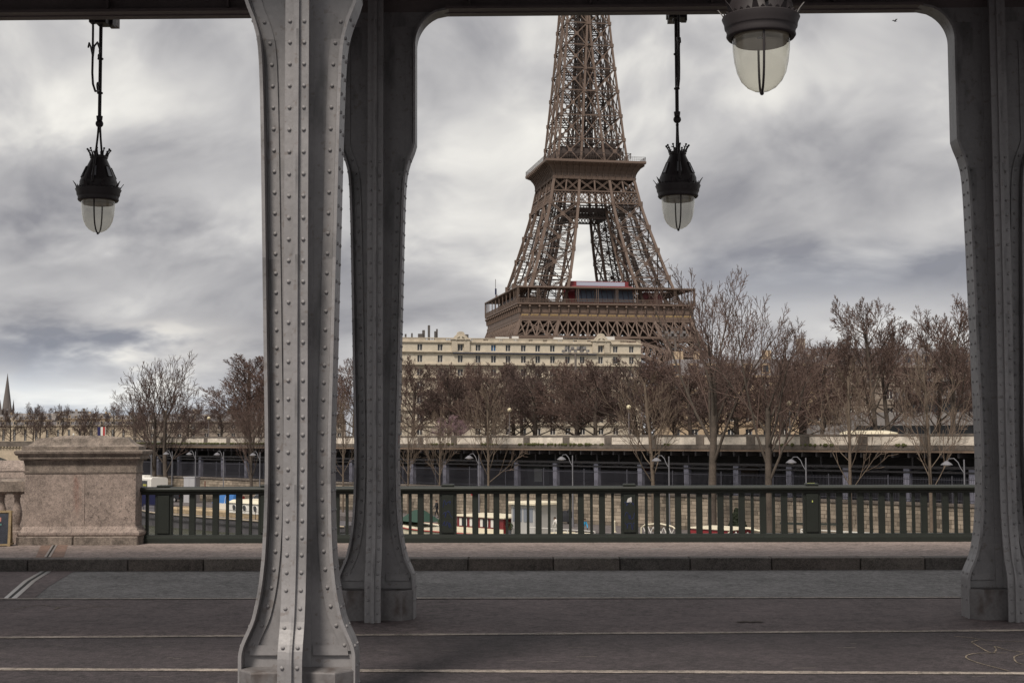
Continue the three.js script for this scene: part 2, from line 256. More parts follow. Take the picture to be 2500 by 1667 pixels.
{ // kerb, stone by stone
  const k = setting('kerb', new MB().span(-90, 90, -0.4, 0.02, -21.1, -20.86), M.curb);
  const J = [-18, -16.4, -14.9, -13.2, -11.6, -10.3, -8.8, -7.4, -5.94, -4.84, -3.63, -2.44, -1.01, 0.22, 1.18, 2.19, 3.36, 4.63, 5.55, 6.7, 7.9, 9.2, 10.6, 12, 13.3, 15, 16.6, 18];
  const km = [[0.11, 0.096, 0.088], [0.092, 0.082, 0.076], [0.13, 0.112, 0.10], [0.105, 0.088, 0.078]].map((c, i) => mapped(mottle(512, 2.5, c, 0.35, 0.35, 0.45, 40 + i), 0.8));
  for (let i = 0; i < J.length - 1; i++) { const w = J[i + 1] - J[i] - 0.014; part('kerb_stone', new MB().cbox((J[i] + J[i + 1]) / 2, 0.088 + hash3(i, 3, 1) * 0.003, -20.95 + hash3(i, 4, 2) * 0.004, w, 0.176, 0.30, 0.012), km[(i * 7 + 3) % 4], k); }
}
tag(strip('paper_scrap', [[4.6, -22.4], [4.72, -22.42], [4.79, -22.4]], 0.05, 0.181, M.white), 'scrap of white paper lying on the pavement near the middle of the railing', 'litter').position.x = -2.85;
tag(strip('leaf_litter', range(0, 1, 6).map((t, i) => [3.05 + t * 0.26, -14.75 + 0.03 * Math.sin(i * 2.3)]), 0.07, 0.0115, mat(0.05, 0.03, 0.02, 0.9)), 'small dark strip of litter on the promenade between the far columns', 'litter').position.set(-1.0, 0, -0.25);

{ // scuffs and hairline cracks in the asphalt
  const r = rng(808), a = new MB(), c = new MB();
  for (let i = 0; i < 60; i++) { const x = -6 + r() * 12, z = -10.5 - r() * 3, l = 0.04 + r() * 0.16, w = 0.006 + r() * 0.006, t = (r() - 0.5) * 0.3; a.quad([x, 0.0102, z + w], [x + l, 0.0102, z + w + t * l], [x + l, 0.0102, z + t * l], [x, 0.0102, z]); }
  for (let k = 0; k < 7; k++) { let x = -6 + r() * 12, z = -14.6 - r() * 5.5, d = r() * 6.28; for (let i = 0; i < 22; i++) { const nx = x + Math.cos(d) * 0.09, nz = z + Math.sin(d) * 0.09, y = z < -17.3 ? 0.004 : 0.0078; c.quad([x, y, z + 0.005], [nx, y, nz + 0.005], [nx, y, nz - 0.005], [x, y, z - 0.005]); x = nx; z = nz; d += (r() - 0.5) * 0.9; if (Math.abs(z + 17.25) < 0.2) break; } }
  const sc = thing('asphalt_wear', 'pale scuffs and hairline cracks scattered over the asphalt', 'scuff marks'); sc.userData.kind = 'stuff'; part('scuffs', a, mat(0.24, 0.21, 0.19, 0.9), sc, 'stuff'); part('cracks', c, mat(0.02, 0.018, 0.018, 0.95), sc, 'stuff');
}

// ================================================================== VIADUCT: COLUMNS AND GIRDERS
const colT = [[0, .82], [.40, .82], [.48, .79], [.56, .72], [.67, .63], [.95, .527], [1.23, .483], [1.7, .464], [2.6, .498], [3.6, .540], [4.18, .566], [4.57, .592], [4.75, .62], [4.9, .69], [5.03, .79], [5.1, .83]].map(([h, w]) => [h, w / 2]);
function lin(T, h) { if (h <= T[0][0]) return T[0][1]; for (let i = 1; i < T.length; i++) if (h <= T[i][0]) { const [a, x] = T[i - 1], [b, y] = T[i]; return x + (y - x) * (h - a) / (b - a); } return T[T.length - 1][1]; }
function smoothT(T) { // monotone cubic through the table
  const n = T.length, d = [], m = []; for (let i = 0; i < n - 1; i++) d.push((T[i + 1][1] - T[i][1]) / (T[i + 1][0] - T[i][0]));
  m.push(d[0]); for (let i = 1; i < n - 1; i++) m.push(d[i - 1] * d[i] <= 0 ? 0 : 2 * d[i - 1] * d[i] / (d[i - 1] + d[i])); m.push(d[n - 2]);
  return h => { if (h <= T[0][0]) return T[0][1]; if (h >= T[n - 1][0]) return T[n - 1][1]; let i = 0; while (h > T[i + 1][0]) i++; const k = T[i + 1][0] - T[i][0], t = (h - T[i][0]) / k, t2 = t * t, t3 = t2 * t; return T[i][1] * (2 * t3 - 3 * t2 + 1) + m[i] * k * (t3 - 2 * t2 + t) + T[i + 1][1] * (3 * t2 - 2 * t3) + m[i + 1] * k * (t3 - t2); };
}
const colHalf = smoothT(colT), BEAM = 6.56, R_ARC = 0.38, HEAD = 0.415;
const sideX = y => y < 5.1 ? colHalf(y) : y < BEAM - R_ARC ? HEAD : HEAD + R_ARC - Math.sqrt(Math.max(0, R_ARC * R_ARC - (y - BEAM + R_ARC) ** 2));
const frontZ = y => y < 2.2 ? colHalf(y) : Math.min(colHalf(y), 0.262 + 0.004 * (y - 2.2));
const ys = [...range(0, 0.4, 2), ...range(0.43, 1.0, 12), ...range(1.1, 4.5, 18), ...range(4.55, 5.1, 12), 5.12, ...range(5.4, BEAM - R_ARC, 3), ...range(BEAM - R_ARC + 0.03, BEAM, 11)];
// plate following a curve f(y) in one vertical plane; ax: 'x' (side flange) or 'z' (front flange)
function plate(f, sgn, w, th, ax, list = ys, off = 0) {
  const b = new MB(), pt = [];
  for (let i = 0; i < list.length; i++) { const y0 = list[Math.max(0, i - 1)], y1 = list[Math.min(list.length - 1, i + 1)]; let tx = f(y1) - f(y0), ty = y1 - y0; const l = Math.hypot(tx, ty); pt.push([f(list[i]), list[i], ty / l, -tx / l]); }
  const P = (i, o, s) => { const [d, y, nx, ny] = pt[i], a = (d + nx * o) * sgn, yy = y + ny * o; return ax === 'x' ? [a, yy, s] : [s, yy, a]; };
  const o0 = off, o1 = off - th, flip = (ax === 'x') !== (sgn > 0);
  const Q = (a, c, d, e) => flip ? b.quad(e, d, c, a) : b.quad(a, c, d, e);
  for (let i = 0; i < pt.length - 1; i++) {
    Q(P(i, o0, w / 2), P(i, o0, -w / 2), P(i + 1, o0, -w / 2), P(i + 1, o0, w / 2)); Q(P(i, o1, -w / 2), P(i, o1, w / 2), P(i + 1, o1, w / 2), P(i + 1, o1, -w / 2));
    Q(P(i, o1, w / 2), P(i, o0, w / 2), P(i + 1, o0, w / 2), P(i + 1, o1, w / 2)); Q(P(i, o0, -w / 2), P(i, o1, -w / 2), P(i + 1, o1, -w / 2), P(i + 1, o0, -w / 2));
  } return b;
}
// flat sheet between two curves, front face at t1 and back face at t0 across the other axis
function sheet(f0, f1, list, t0, t1, ax) {
  const b = new MB(), P = (d, y, t) => ax === 'x' ? [d, y, t] : [t, y, d], Q = (a, c, d, e) => ax === 'x' ? b.quad(a, c, d, e) : b.quad(e, d, c, a);
  for (let i = 0; i < list.length - 1; i++) { const y = list[i], z = list[i + 1];
    Q(P(f0(y), y, t1), P(f1(y), y, t1), P(f1(z), z, t1), P(f0(z), z, t1)); Q(P(f1(y), y, t0), P(f0(y), y, t0), P(f0(z), z, t0), P(f1(z), z, t0));
    Q(P(f1(y), y, t1), P(f1(y), y, t0), P(f1(z), z, t0), P(f1(z), z, t1)); Q(P(f0(y), y, t0), P(f0(y), y, t1), P(f0(z), z, t1), P(f0(z), z, t0)); }
  return b;
}
const rivetGeo = (() => { const g = new THREE.SphereGeometry(0.0148, 8, 4, 0, Math.PI * 2, 0, Math.PI / 2); g.scale(1, 0.85, 1); g.rotateX(Math.PI / 2); return g; })();
M.base = mapped(mottle(1024, 1.1, [0.17, 0.16, 0.162], 0.3, 0.2, 0.12, 23, (u, v, c) => { const s = fbm(u * 9, v * 5, 4, 66, 0), g = clamp((s - 0.55) * 4); return [c[0] * mix(1, 0.6, g), c[1] * mix(1, 0.52, g), c[2] * mix(1, 0.48, g)]; }), 0.6);
function column(label, x, z, near) {
  const g = thing('viaduct_column', label, 'column', [x, 0, z], 0, 'iron viaduct columns');
  const webY = [0.29, ...ys.filter(y => y > 0.36)];
  for (const s of [-1, 1]) part('side_flange', plate(sideX, s, 0.26, 0.024, 'x'), M.paint, g);
  part('web_plate', sheet(y => -sideX(y) + 0.022, y => sideX(y) - 0.022, webY, -0.012, 0.012, 'x'), M.paint, g);
  part('cross_web', sheet(y => -frontZ(y) + 0.01, y => frontZ(y) - 0.01, [...ys.filter(y => y < BEAM), 7.3], -0.0135, 0.0135, 'z'), M.paint, g);
  const up = [...ys.filter(y => y < BEAM), 7.3];
  for (const s of [1, -1]) {
    const fl = part('front_flange', plate(frontZ, s, 0.168, 0.018, 'z', up), M.paint, g);
    part('center_rib', plate(y => frontZ(y) + 0.034, s, 0.036, 0.036, 'z', up), M.paint, fl);
    for (const q of [-1, 1]) {
      part('angle_strip', sheet(y => q > 0 ? sideX(y) - 0.112 : -sideX(y) + 0.04, y => q > 0 ? sideX(y) - 0.04 : -sideX(y) + 0.112, webY.filter(y => y > 0.42 && y < 6.2), s > 0 ? 0.011 : -0.03, s > 0 ? 0.03 : -0.011, 'x'), M.paint, g);
      part('web_angle', sheet(y => q > 0 ? 0.0125 : -0.085, y => q > 0 ? 0.085 : -0.0125, webY, s > 0 ? 0.0115 : -0.022, s > 0 ? 0.022 : -0.0115, 'x'), M.paint, g);
      const fa = sheet(y => q > 0 ? 0.1 : -sideX(y) + 0.06, y => q > 0 ? sideX(y) - 0.06 : -0.1, [0.40, 0.47], s > 0 ? 0.0118 : -0.034, s > 0 ? 0.034 : -0.0118, 'x'); part('foot_angle', fa, M.paint, g);
    }
  }
  // base casting between the arms
  const sh = new THREE.Shape(); const pl = [[-.395, .115], [-.285, .262], [-.09, .235], [.09, .235], [.285, .262], [.395, .115], [.395, -.115], [.285, -.262], [.09, -.235], [-.09, -.235], [-.285, -.262], [-.395, -.115]];
  pl.forEach(([a, c], i) => i ? sh.lineTo(a, c) : sh.moveTo(a, c)); sh.closePath();
  const eg = new THREE.ExtrudeGeometry(sh, { depth: 0.30, bevelEnabled: true, bevelSize: 0.012, bevelThickness: 0.012, bevelSegments: 2 }); eg.rotateX(-Math.PI / 2); eg.translate(0, 0.006, 0);
  part('base_casting', new MB().geo(eg), M.base, g);
  // rivets: rows on the front flange and on the angle strips
  const rows = []; const front = (s, q) => { const r = []; let y = 0.10, k = 0; while (y < 4.95) { r.push([q * 0.051, y, s * (frontZ(y) + 0.0005), s > 0 ? 0 : Math.PI, Math.atan2(frontZ(y + 0.02) - frontZ(y - 0.02), 0.04) * -s]); y += 0.137 - 0.02 * Math.sin(k++ * 0.16); } return r; };
  const strips = (s, q) => { const r = []; let y = 0.47, k = 0; while (y < 4.95) { r.push([q * (sideX(y) - 0.076), y, s * 0.03, s > 0 ? 0 : Math.PI, 0]); y += 0.137 - 0.02 * Math.sin(k++ * 0.16); } return r; };
  const side = (s, q) => { const r = []; for (let y = 0.2; y < 4.95; y += 0.135) r.push([s * (sideX(y) - 0.001), y, q * 0.07, s * Math.PI / 2, 0]); return r; };
  const each = (list, single) => {
    if (single) for (const [a, b, c, t, p] of list) { const m = part('rivet', rivetGeo, M.paint, g); m.position.set(a, b, c); m.rotation.set(p, t, 0, 'YXZ'); }
    else { const b = new MB(); for (const [a, y, c, t, p] of list) b.geo(rivetGeo.clone(), new THREE.Matrix4().makeRotationFromEuler(new THREE.Euler(p, t, 0, 'YXZ')).setPosition(a, y, c)); part('rivet_row', b, M.paint, g, 'stuff'); }
  };
  for (const q of [-1, 1]) { each(front(1, q), near); each(strips(1, q), near); each(front(-1, q), false); each(strips(-1, q), false); for (const s of [-1, 1]) each(side(s, q), false); }
  return g;
}
column('pale grey riveted iron column nearest the camera, lit from the front', -1.685, -10.2, true);
const second = column('dark riveted iron column just behind the pale nearest column', -1.72, -15.4, false);
part('sticker', new MB().box(sideX(1.9) + 0.002, 1.9, 0.06, 0.003, 0.11, 0.045), mat(0.42, 0.38, 0.36, 0.6), second).userData.label = 'small red and white sticker on the flange'; part('sticker', new MB().box(sideX(1.9) + 0.004, 1.9, 0.06, 0.002, 0.08, 0.02), mat(0.30, 0.03, 0.03, 0.6), second);
column('dark riveted iron column at the edge of the picture beside the chalk loops', 4.93, -15.4, false);

function girder(label, z, xs) {
  const g = thing('viaduct_girder', label, 'girder', [0, 0, z]);
  part('web', new MB().span(-40, 40, BEAM - 0.015, 7.3, -0.0112, 0.0112), M.girder, g);
  part('top_flange', new MB().span(-40, 40, 7.3, 7.34, -0.17, 0.17), M.girder, g);
  let a = -40; for (const x of [...xs, null]) { const b = x === null ? 40 : x - HEAD - R_ARC + 0.05; part('bottom_flange', new MB().span(a, b, BEAM - 0.004, BEAM + 0.026, -0.15, 0.15), M.girder, g); if (x !== null) a = x + HEAD + R_ARC - 0.05; }
  for (let x = -39; x < 40; x += 1.32) if (xs.every(c => Math.abs(c - x) > 0.9)) for (const s of [-1, 1]) part('stiffener', new MB().box(x, 6.95, s * 0.06, 0.02, 0.68, 0.09), M.girder, g);
  return g;
}
girder('dark iron girder spanning the top of the picture between the far columns', -15.4, [-1.72, 4.93]);
girder('iron girder above the nearest pale column, over the top edge', -10.2, [-1.685]);
{
  const d = thing('viaduct_deck', 'underside of the railway viaduct deck overhead', 'viaduct deck');
  part('deck_slab', new MB().span(-40, 40, 7.345, 7.75, -17.3, -8.3), M.girder, d);
  for (let x = -36.3; x < 40; x += 3.31) part('cross_beam', new MB().span(x - 0.09, x + 0.09, 6.9, 7.335, -15.36, -10.24), M.girder, d);
  for (const x of [-5.02, 1.615]) part('lamp_console', new MB().span(x - 0.05, x + 0.05, 6.80, 7.0, -16.75, -15.44).span(x - 0.03, x + 0.03, 7.0, 7.34, -16.5, -16.4), M.girder, d);
  part('lamp_console', new MB().span(1.44, 1.54, 6.80, 7.0, -10.16, -8.9).span(1.46, 1.52, 7.0, 7.34, -9.3, -9.2), M.girder, d);
}

// ================================================================== HANGING LANTERNS
const fontBold = await new FontLoader().loadAsync('fonts/droid/droid_sans_bold.typeface.json');
const globeMat = new THREE.MeshPhysicalMaterial({ roughness: 0.12, transmission: 0.93, thickness: 0, ior: 1.45 }); globeMat.color.setRGB(0.80, 0.785, 0.73);
const paneMat = mat(0.32, 0.33, 0.36, 0.25);
function lantern(label, x, z, dirZ, numberPlate) {
  const g = thing('hanging_lantern', label, 'lantern', [x, 4.27, z], 0, 'lanterns hung under the viaduct'); // origin: lowest tip of the glass
  const G = 0.385; // glass height
  const glass = part('glass_globe', new MB().lathe([[0.002, 0.0], [0.05, 0.008], [0.095, 0.032], [0.135, 0.075], [0.162, 0.13], [0.178, 0.2], [0.187, 0.28], [0.192, G]], 0, 0, 0, 40), globeMat, g);
  for (let i = 0; i < 4; i++) { const a = i * Math.PI / 2 + Math.PI / 2 * (dirZ > 0 ? 0.96 : 1.04), pr = [[0.004, -0.006], [0.055, 0.004], [0.1, 0.03], [0.14, 0.074], [0.167, 0.13], [0.183, 0.2], [0.192, 0.28], [0.197, G]]; if (i % 2 === 0) part('glass_rib', new MB().tube(pr.map(([r, y]) => [r * Math.cos(a), y, r * Math.sin(a)]), 0.0085, 6), M.iron, g); }
  part('tip', new MB().sphere(0, -0.008, 0, 0.014), M.iron, g);
  part('reflector', new MB().lathe([[0.03, G - 0.02], [0.17, G - 0.06], [0.185, G - 0.01]], 0, 0, 0, 32), mat(0.5, 0.47, 0.40, 0.4), g);
  const ring = part('gallery_ring', new MB().lathe([[0.195, G - 0.02], [0.218, G - 0.025], [0.23, G - 0.008], [0.226, G + 0.015], [0.234, G + 0.04], [0.24, G + 0.045], [0.243, G + 0.075], [0.258, G + 0.11], [0.25, G + 0.118], [0.2, G + 0.12]], 0, 0, 0, 40), M.iron, g);
  const spikes = new MB(); for (let i = 0; i < 32; i++) { const a = (i + 0.5) / 32 * 2 * Math.PI, big = i % 4 === 1, h = big ? 0.085 : 0.028, o = big ? 0.05 : 0.012, c = Math.cos(a), s = Math.sin(a), w = big ? 0.026 : 0.022;
    const A = [0.238 * c - s * w, G + 0.11, 0.238 * s + c * w], B = [0.238 * c + s * w, G + 0.11, 0.238 * s - c * w], m1 = [(0.242 + o * 0.4) * c - s * w * 0.55, G + 0.11 + h * 0.55, (0.242 + o * 0.4) * s + c * w * 0.55], m2 = [(0.242 + o * 0.4) * c + s * w * 0.55, G + 0.11 + h * 0.55, (0.242 + o * 0.4) * s - c * w * 0.55], T = [(0.24 + o) * c, G + 0.11 + h, (0.24 + o) * s];
    const th = p => [p[0] - c * 0.008, p[1], p[2] - s * 0.008];
    spikes.quad(A, B, m2, m1).tri(m1, m2, T).quad(th(B), th(A), th(m1), th(m2)).tri(th(m2), th(m1), th(T)).quad(B, th(B), th(m2), m2).quad(th(A), A, m1, th(m1)).quad(m2, th(m2), th(T), T).quad(th(m1), m1, T, th(T)); }
  part('crest', spikes, M.iron, ring, 'stuff');
  const hood = part('hood', new MB().lathe([[0.222, G + 0.118], [0.216, G + 0.15], [0.209, G + 0.185], [0.212, G + 0.192], [0.204, G + 0.215], [0.182, G + 0.265], [0.155, G + 0.325], [0.128, G + 0.385], [0.102, G + 0.44], [0.088, G + 0.475]], 0, 0, 0, 36), M.iron, g);
  for (let i = 0; i < 6; i++) { // small panes let into the hood
    const a = (i + 0.5) / 6 * 2 * Math.PI, f = (r, y, w) => { const c = Math.cos(a), s = Math.sin(a); return [(r) * c - s * w, y, (r) * s + c * w]; };
    part('hood_pane', new MB().quad(f(0.192, G + 0.25, 0.030), f(0.192, G + 0.25, -0.030), f(0.141, G + 0.365, -0.020), f(0.141, G + 0.365, 0.020)), paneMat, hood);
    part('pane_frame', new MB().tube([f(0.193, G + 0.245, 0.034), f(0.193, G + 0.245, -0.034), f(0.139, G + 0.37, -0.023), f(0.139, G + 0.37, 0.023), f(0.193, G + 0.245, 0.034)], 0.006, 4), M.iron, hood);
  }
  const crown = new MB().lathe([[0.088, G + 0.465], [0.1, G + 0.475], [0.098, G + 0.50], [0.084, G + 0.505], [0.07, G + 0.5]], 0, 0, 0, 28);
  for (let i = 0; i < 10; i++) { const a = (i + 0.3) / 10 * 2 * Math.PI, c = Math.cos(a), s = Math.sin(a), P = (r, y) => [r * c, G + y, r * s]; crown.tube([P(0.092, 0.495), P(0.104, 0.53), P(0.126, 0.565)], [0.013, 0.008, 0.007], 5); crown.sphere(...P(0.128, 0.572), 0.013, 6, 5); const Q = a + 0.22; crown.tube([[0.108 * c, G + 0.538, 0.108 * s], [0.12 * Math.cos(Q), G + 0.55, 0.12 * Math.sin(Q)]], 0.006, 4); }
  part('crown', crown, M.iron, g);
  // fork, ball joint and suspension, in the plane across the bridge
  for (const s of [-1, 1]) part('fork_arm', new MB().tube([[0, 1.245, s * 0.025], [0, 1.1, s * 0.055], [0, G + 0.5, s * 0.125], [0, G + 0.22, s * 0.222], [0, G + 0.16, s * 0.235]], 0.0125, 7), M.iron, g);
  part('ball_joint', new MB().sphere(0, 1.262, 0, 0.045, 14, 10).cyl(0, 1.325, 0, 0.032, 0.038, 0.05, 12).lathe([[0.002, 1.165], [0.014, 1.18], [0.02, 1.2], [0.012, 1.215]], 0, 0, 0, 10), M.iron, g);
  const rod = part('suspension_rod', new MB().tube([[0, 1.30, 0], [0, 2.53, 0]], 0.021, 10).cyl(0, 1.62, 0, 0.034, 0.034, 0.016, 10).cyl(0, 2.02, 0, 0.034, 0.034, 0.016, 10), M.iron, g);
  const f = dirZ; // the scrolled stay stands towards the roadway under the viaduct
  const sp = (c0, c1, r0, turns, st) => range(0, 1, 14).map(t => { const a = st + turns * t * 2 * Math.PI, r = r0 * (1 - t * 0.7); return [0, c1 + r * Math.sin(a), f * (c0 + r * Math.cos(a))]; });
  part('scroll_stay', new MB().tube([[0, 2.53, f * 0.31], [0, 2.3, f * 0.29], [0, 2.0, f * 0.285], [0, 1.78, f * 0.29], [0, 1.66, f * 0.26], [0, 1.6, f * 0.17], [0, 1.63, f * 0.06]], 0.013, 7).tube(sp(0.06, 1.69, 0.06, 0.75, -1.57), 0.011, 6).tube([[0, 1.95, f * 0.285], [0, 2.1, f * 0.24], [0, 2.18, f * 0.12], [0, 2.12, f * 0.02], [0, 2.04, f * 0.01]], 0.012, 6).tube(sp(0.05, 2.04, 0.06, 0.9, 1.57), 0.01, 6).tube([[0, 1.98, f * 0.29], [0, 2.06, f * 0.36], [0, 2.09, f * 0.42], [0, 2.03, f * 0.45]], 0.01, 6), M.iron, g);
  part('hanger_bracket', new MB().box(0, 2.50, 0, 0.2, 0.06, 0.34).box(0.03, 2.44, 0.03 * f, 0.13, 0.06, 0.2).box(-0.07, 2.45, f * 0.1, 0.05, 0.08, 0.1).box(0.1, 2.47, -0.08, 0.06, 0.09, 0.12).box(0, 2.535, f * 0.2, 0.08, 0.03, 0.36), M.iron, g);
  if (numberPlate) {
    const plateGeo = new MB(); const chars = 'XV-15795'; for (let i = 0; i < chars.length; i++) { const tg = new TextGeometry(chars[i], { font: fontBold, size: 0.0125, depth: 0.001, curveSegments: 2 }); tg.computeBoundingBox(); const w = tg.boundingBox.max.x - tg.boundingBox.min.x; tg.translate(-w / 2, 0, 0); const a = (i - 3.5) * 0.0475 + 0.11; plateGeo.geo(tg, new THREE.Matrix4().makeRotationY(a).multiply(new THREE.Matrix4().makeTranslation(0, G + 0.092, 0.2485))); }
    const t = part('number_plate', plateGeo, M.white, ring); t.userData.label = 'white lettering on the ring';
  }
  return g;
}
lantern('hanging lantern in the left bay, seen above the stone pedestal', -5.025, -16.2, 1);
lantern('smaller hanging lantern right of the iron tower', 1.615, -16.2, 1);
const big = lantern('large hanging lantern cut by the top edge, with a white number on its ring', 1.5, -9.4, -1, true); big.position.y = 4.2;

// ================================================================== PARAPET RAILING
{
  const g = thing('parapet_railing', 'dark green iron parapet railing with alternating wide and narrow balusters', 'railing', [0, 0.174, -23.98]);
  const X0 = -6.72, X1 = 20;
  const prof = (pts, x0, x1) => { const b = new MB(); for (let i = 0; i < pts.length; i++) { const [z0, y0] = pts[i], [z1, y1] = pts[(i + 1) % pts.length]; b.quad([x0, y0, z0], [x1, y0, z0], [x1, y1, z1], [x0, y1, z1]); } const c = pts.reduce((a, p) => [a[0] + p[0] / pts.length, a[1] + p[1] / pts.length], [0, 0]); for (let i = 0; i < pts.length; i++) { const p = pts[i], q = pts[(i + 1) % pts.length]; b.tri([x0, c[1], c[0]], [x0, p[1], p[0]], [x0, q[1], q[0]]); b.tri([x1, c[1], c[0]], [x1, q[1], q[0]], [x1, p[1], p[0]]); } return b; };
  part('top_rail', prof([[0.07, 0.80], [0.075, 0.835], [0.13, 0.86], [0.14, 0.89], [0.12, 0.918], [0.05, 0.93], [-0.05, 0.93], [-0.12, 0.918], [-0.14, 0.89], [-0.13, 0.86], [-0.075, 0.835], [-0.07, 0.80]], X0, X1), M.rail, g);
  part('bottom_rail', prof([[0.13, 0.0], [0.13, 0.075], [0.10, 0.09], [0.085, 0.10], [0.08, 0.135], [-0.08, 0.135], [-0.085, 0.1], [-0.1, 0.09], [-0.13, 0.075], [-0.13, 0]], X0, X1), M.rail, g);
  const posts = [-6.245, -4.515, -1.495, 1.525, 4.545, 7.555, 10.575, 13.595, 16.6, 19.6];
  const ink = mat(0.02, 0.03, 0.12, 0.5), sticker = mat(0.55, 0.54, 0.52, 0.6);
  posts.forEach((x, i) => {
    const p = part('post', new MB().cbox(x, 0.47, 0, 0.285, 0.67, 0.11, 0.006), M.rail, g);
    part('post_panel', new MB().cbox(x, 0.475, 0.065, 0.205, 0.62, 0.03, 0.008), M.rail, p); part('post_cap', new MB().cbox(x, 0.945, 0, 0.21, 0.03, 0.24, 0.01), M.rail, p);
    if (i === 2 || i === 3) { const r = rng(50 + i), b = new MB(); for (let k = 0; k < 3; k++) { const c = [], y0 = 0.65 - k * 0.17 - (i === 3 ? 0.05 : 0); for (let t = 0; t < 9; t++) c.push(V(x - 0.07 + 0.017 * t + (r() - 0.5) * 0.03, y0 + (r() - 0.5) * 0.14, 0.0815)); b.tube(new THREE.CatmullRomCurve3(c).getPoints(40).map(v => [v.x, v.y, v.z]), 0.0045, 4, false); } part('graffiti', b, ink, p).userData.label = 'blue scrawl of graffiti'; }
    if (i === 3) part('sticker', new MB().hexa([[x - 0.05, 0.66, 0.082], [x + 0.035, 0.65, 0.082], [x + 0.035, 0.65, 0.08], [x - 0.05, 0.66, 0.08], [x - 0.03, 0.72, 0.082], [x + 0.03, 0.745, 0.082], [x + 0.03, 0.745, 0.08], [x - 0.03, 0.72, 0.08]]), sticker, p);
    if (i === 4) part('sticker', new MB().box(x + 0.0, 0.575 + 0.09, 0.0815, 0.016, 0.03, 0.002).box(x - 0.02, 0.9655, 0.08, 0.12, 0.003, 0.03), mat(0.5, 0.55, 0.15, 0.6), p);
  });
  const wide = new MB().cbox(0, 0.468, 0, 0.1, 0.67, 0.085, 0.006).build(), slim = new MB().cbox(0, 0.468, 0, 0.045, 0.67, 0.07, 0.005).build();
  const put = (geo, x) => { const m = part('baluster', geo, M.rail, g); m.position.x = x; };
  put(slim, -6.53);
  for (let i = 0; i < posts.length - 1; i++) { const a = posts[i], b = posts[i + 1], n = b - a < 2 ? 7 : 15, e = 0.28, pitch = (b - a - 2 * e) / (n - 1); for (let k = 0; k < n; k++) put(k % 2 ? wide : slim, a + e + k * pitch); }
}

// ================================================================== STONE PEDESTAL, BALUSTRADE, BOARD
function courses(list, x, z, ry = 0) { // stacked stone mouldings: [y0, halfx0, halfz0, y1, halfx1, halfz1]
  const b = new MB(); for (const [y0, a, c, y1, d, e] of list) b.hexa([[x - a, y0, z + c], [x + a, y0, z + c], [x + a, y0, z - c], [x - a, y0, z - c], [x - d, y1, z + e], [x + d, y1, z + e], [x + d, y1, z - e], [x - d, y1, z - e]]); return b;
}
{
  const g = thing('stone_pedestal', 'large weathered granite pedestal with moulded cap at the end of the green railing', 'pedestal', [-7.545, 0.174, -23.79]);
  const hw = 0.925, hd = 0.19;
  part('plinth', new MB().cbox(-0.55, 0.07, 0, 0.93, 0.14, 2 * hd + 0.2, 0.015).cbox(0.46, 0.07, 0.004, 1.06, 0.14, 2 * hd + 0.2, 0.015), M.granDark, g);
  part('base_moulding', courses([[0.14, hw + .07, hd + .07, 0.165, hw + .085, hd + .085], [0.165, hw + .085, hd + .085, 0.2, hw + .085, hd + .085], [0.2, hw + .085, hd + .085, 0.225, hw + .065, hd + .065], [0.225, hw + .06, hd + .06, 0.235, hw + .045, hd + .045], [0.235, hw + .045, hd + .045, 0.30, hw + .008, hd + .008]], 0, 0), M.granite, g);
  const stained = mapped(mottle(1024, 2.2, [0.275, 0.222, 0.195], 0.25, 0.32, 0.42, 8, (u, v, c) => { // reddish run beside the joint
    const x = u > 0.5 ? u - 1 : u, y = v * 2.2, k = clamp(1 - Math.abs(x + 0.022 + 0.012 * (fbm(v * 20, 3, 3, 9) - 0.5)) / 0.04) * clamp((y - 0.42) * 4) * clamp((1.18 - y) * 9) * clamp(fbm(u * 50, v * 14, 4, 19) * 1.9 - 0.35); return [c[0] * (1 - 0.25 * k), c[1] * (1 - 0.5 * k), c[2] * (1 - 0.55 * k)]; }), 0.9);
  part('dado_block', new MB().cbox(-0.4225, 0.735, 0, 1.002, 0.87, 2 * hd, 0.006), stained, g); part('dado_block', new MB().cbox(0.5025, 0.735, 0.002, 0.842, 0.87, 2 * hd, 0.006), M.granite, g);
  part('neck_band', courses([[1.17, hw + .012, hd + .012, 1.195, hw + .018, hd + .018], [1.195, hw + .004, hd + .004, 1.3, hw, hd], [1.3, hw, hd, 1.385, hw + .02, hd + .02]], 0, 0), M.granDark, g);
  part('cornice', courses([[1.385, hw + .05, hd + .05, 1.41, hw + .08, hd + .08], [1.41, hw + .085, hd + .085, 1.465, hw + .09, hd + .09], [1.465, hw + .11, hd + .11, 1.50, hw + .135, hd + .135], [1.50, hw + .135, hd + .135, 1.535, hw + .14, hd + .14], [1.535, hw + .14, hd + .14, 1.55, hw + .11, hd + .11]], 0, 0), M.granDark, g);
  part('cap', courses([[1.55, hw + .045, hd + .045, 1.61, hw + .045, hd + .045], [1.61, hw + .03, hd + .03, 1.635, hw - .04, hd - .02], [1.635, hw - .04, hd - .02, 1.67, hw - .10, hd - .05], [1.67, hw - .10, hd - .05, 1.735, hw - .165, hd - .08], [1.735, hw - .165, hd - .08, 1.745, hw - .18, hd - .09], [1.745, hw - .18, hd - .09, 1.79, hw - .6, hd - .15]], 0, 0), M.granDark, g);
}
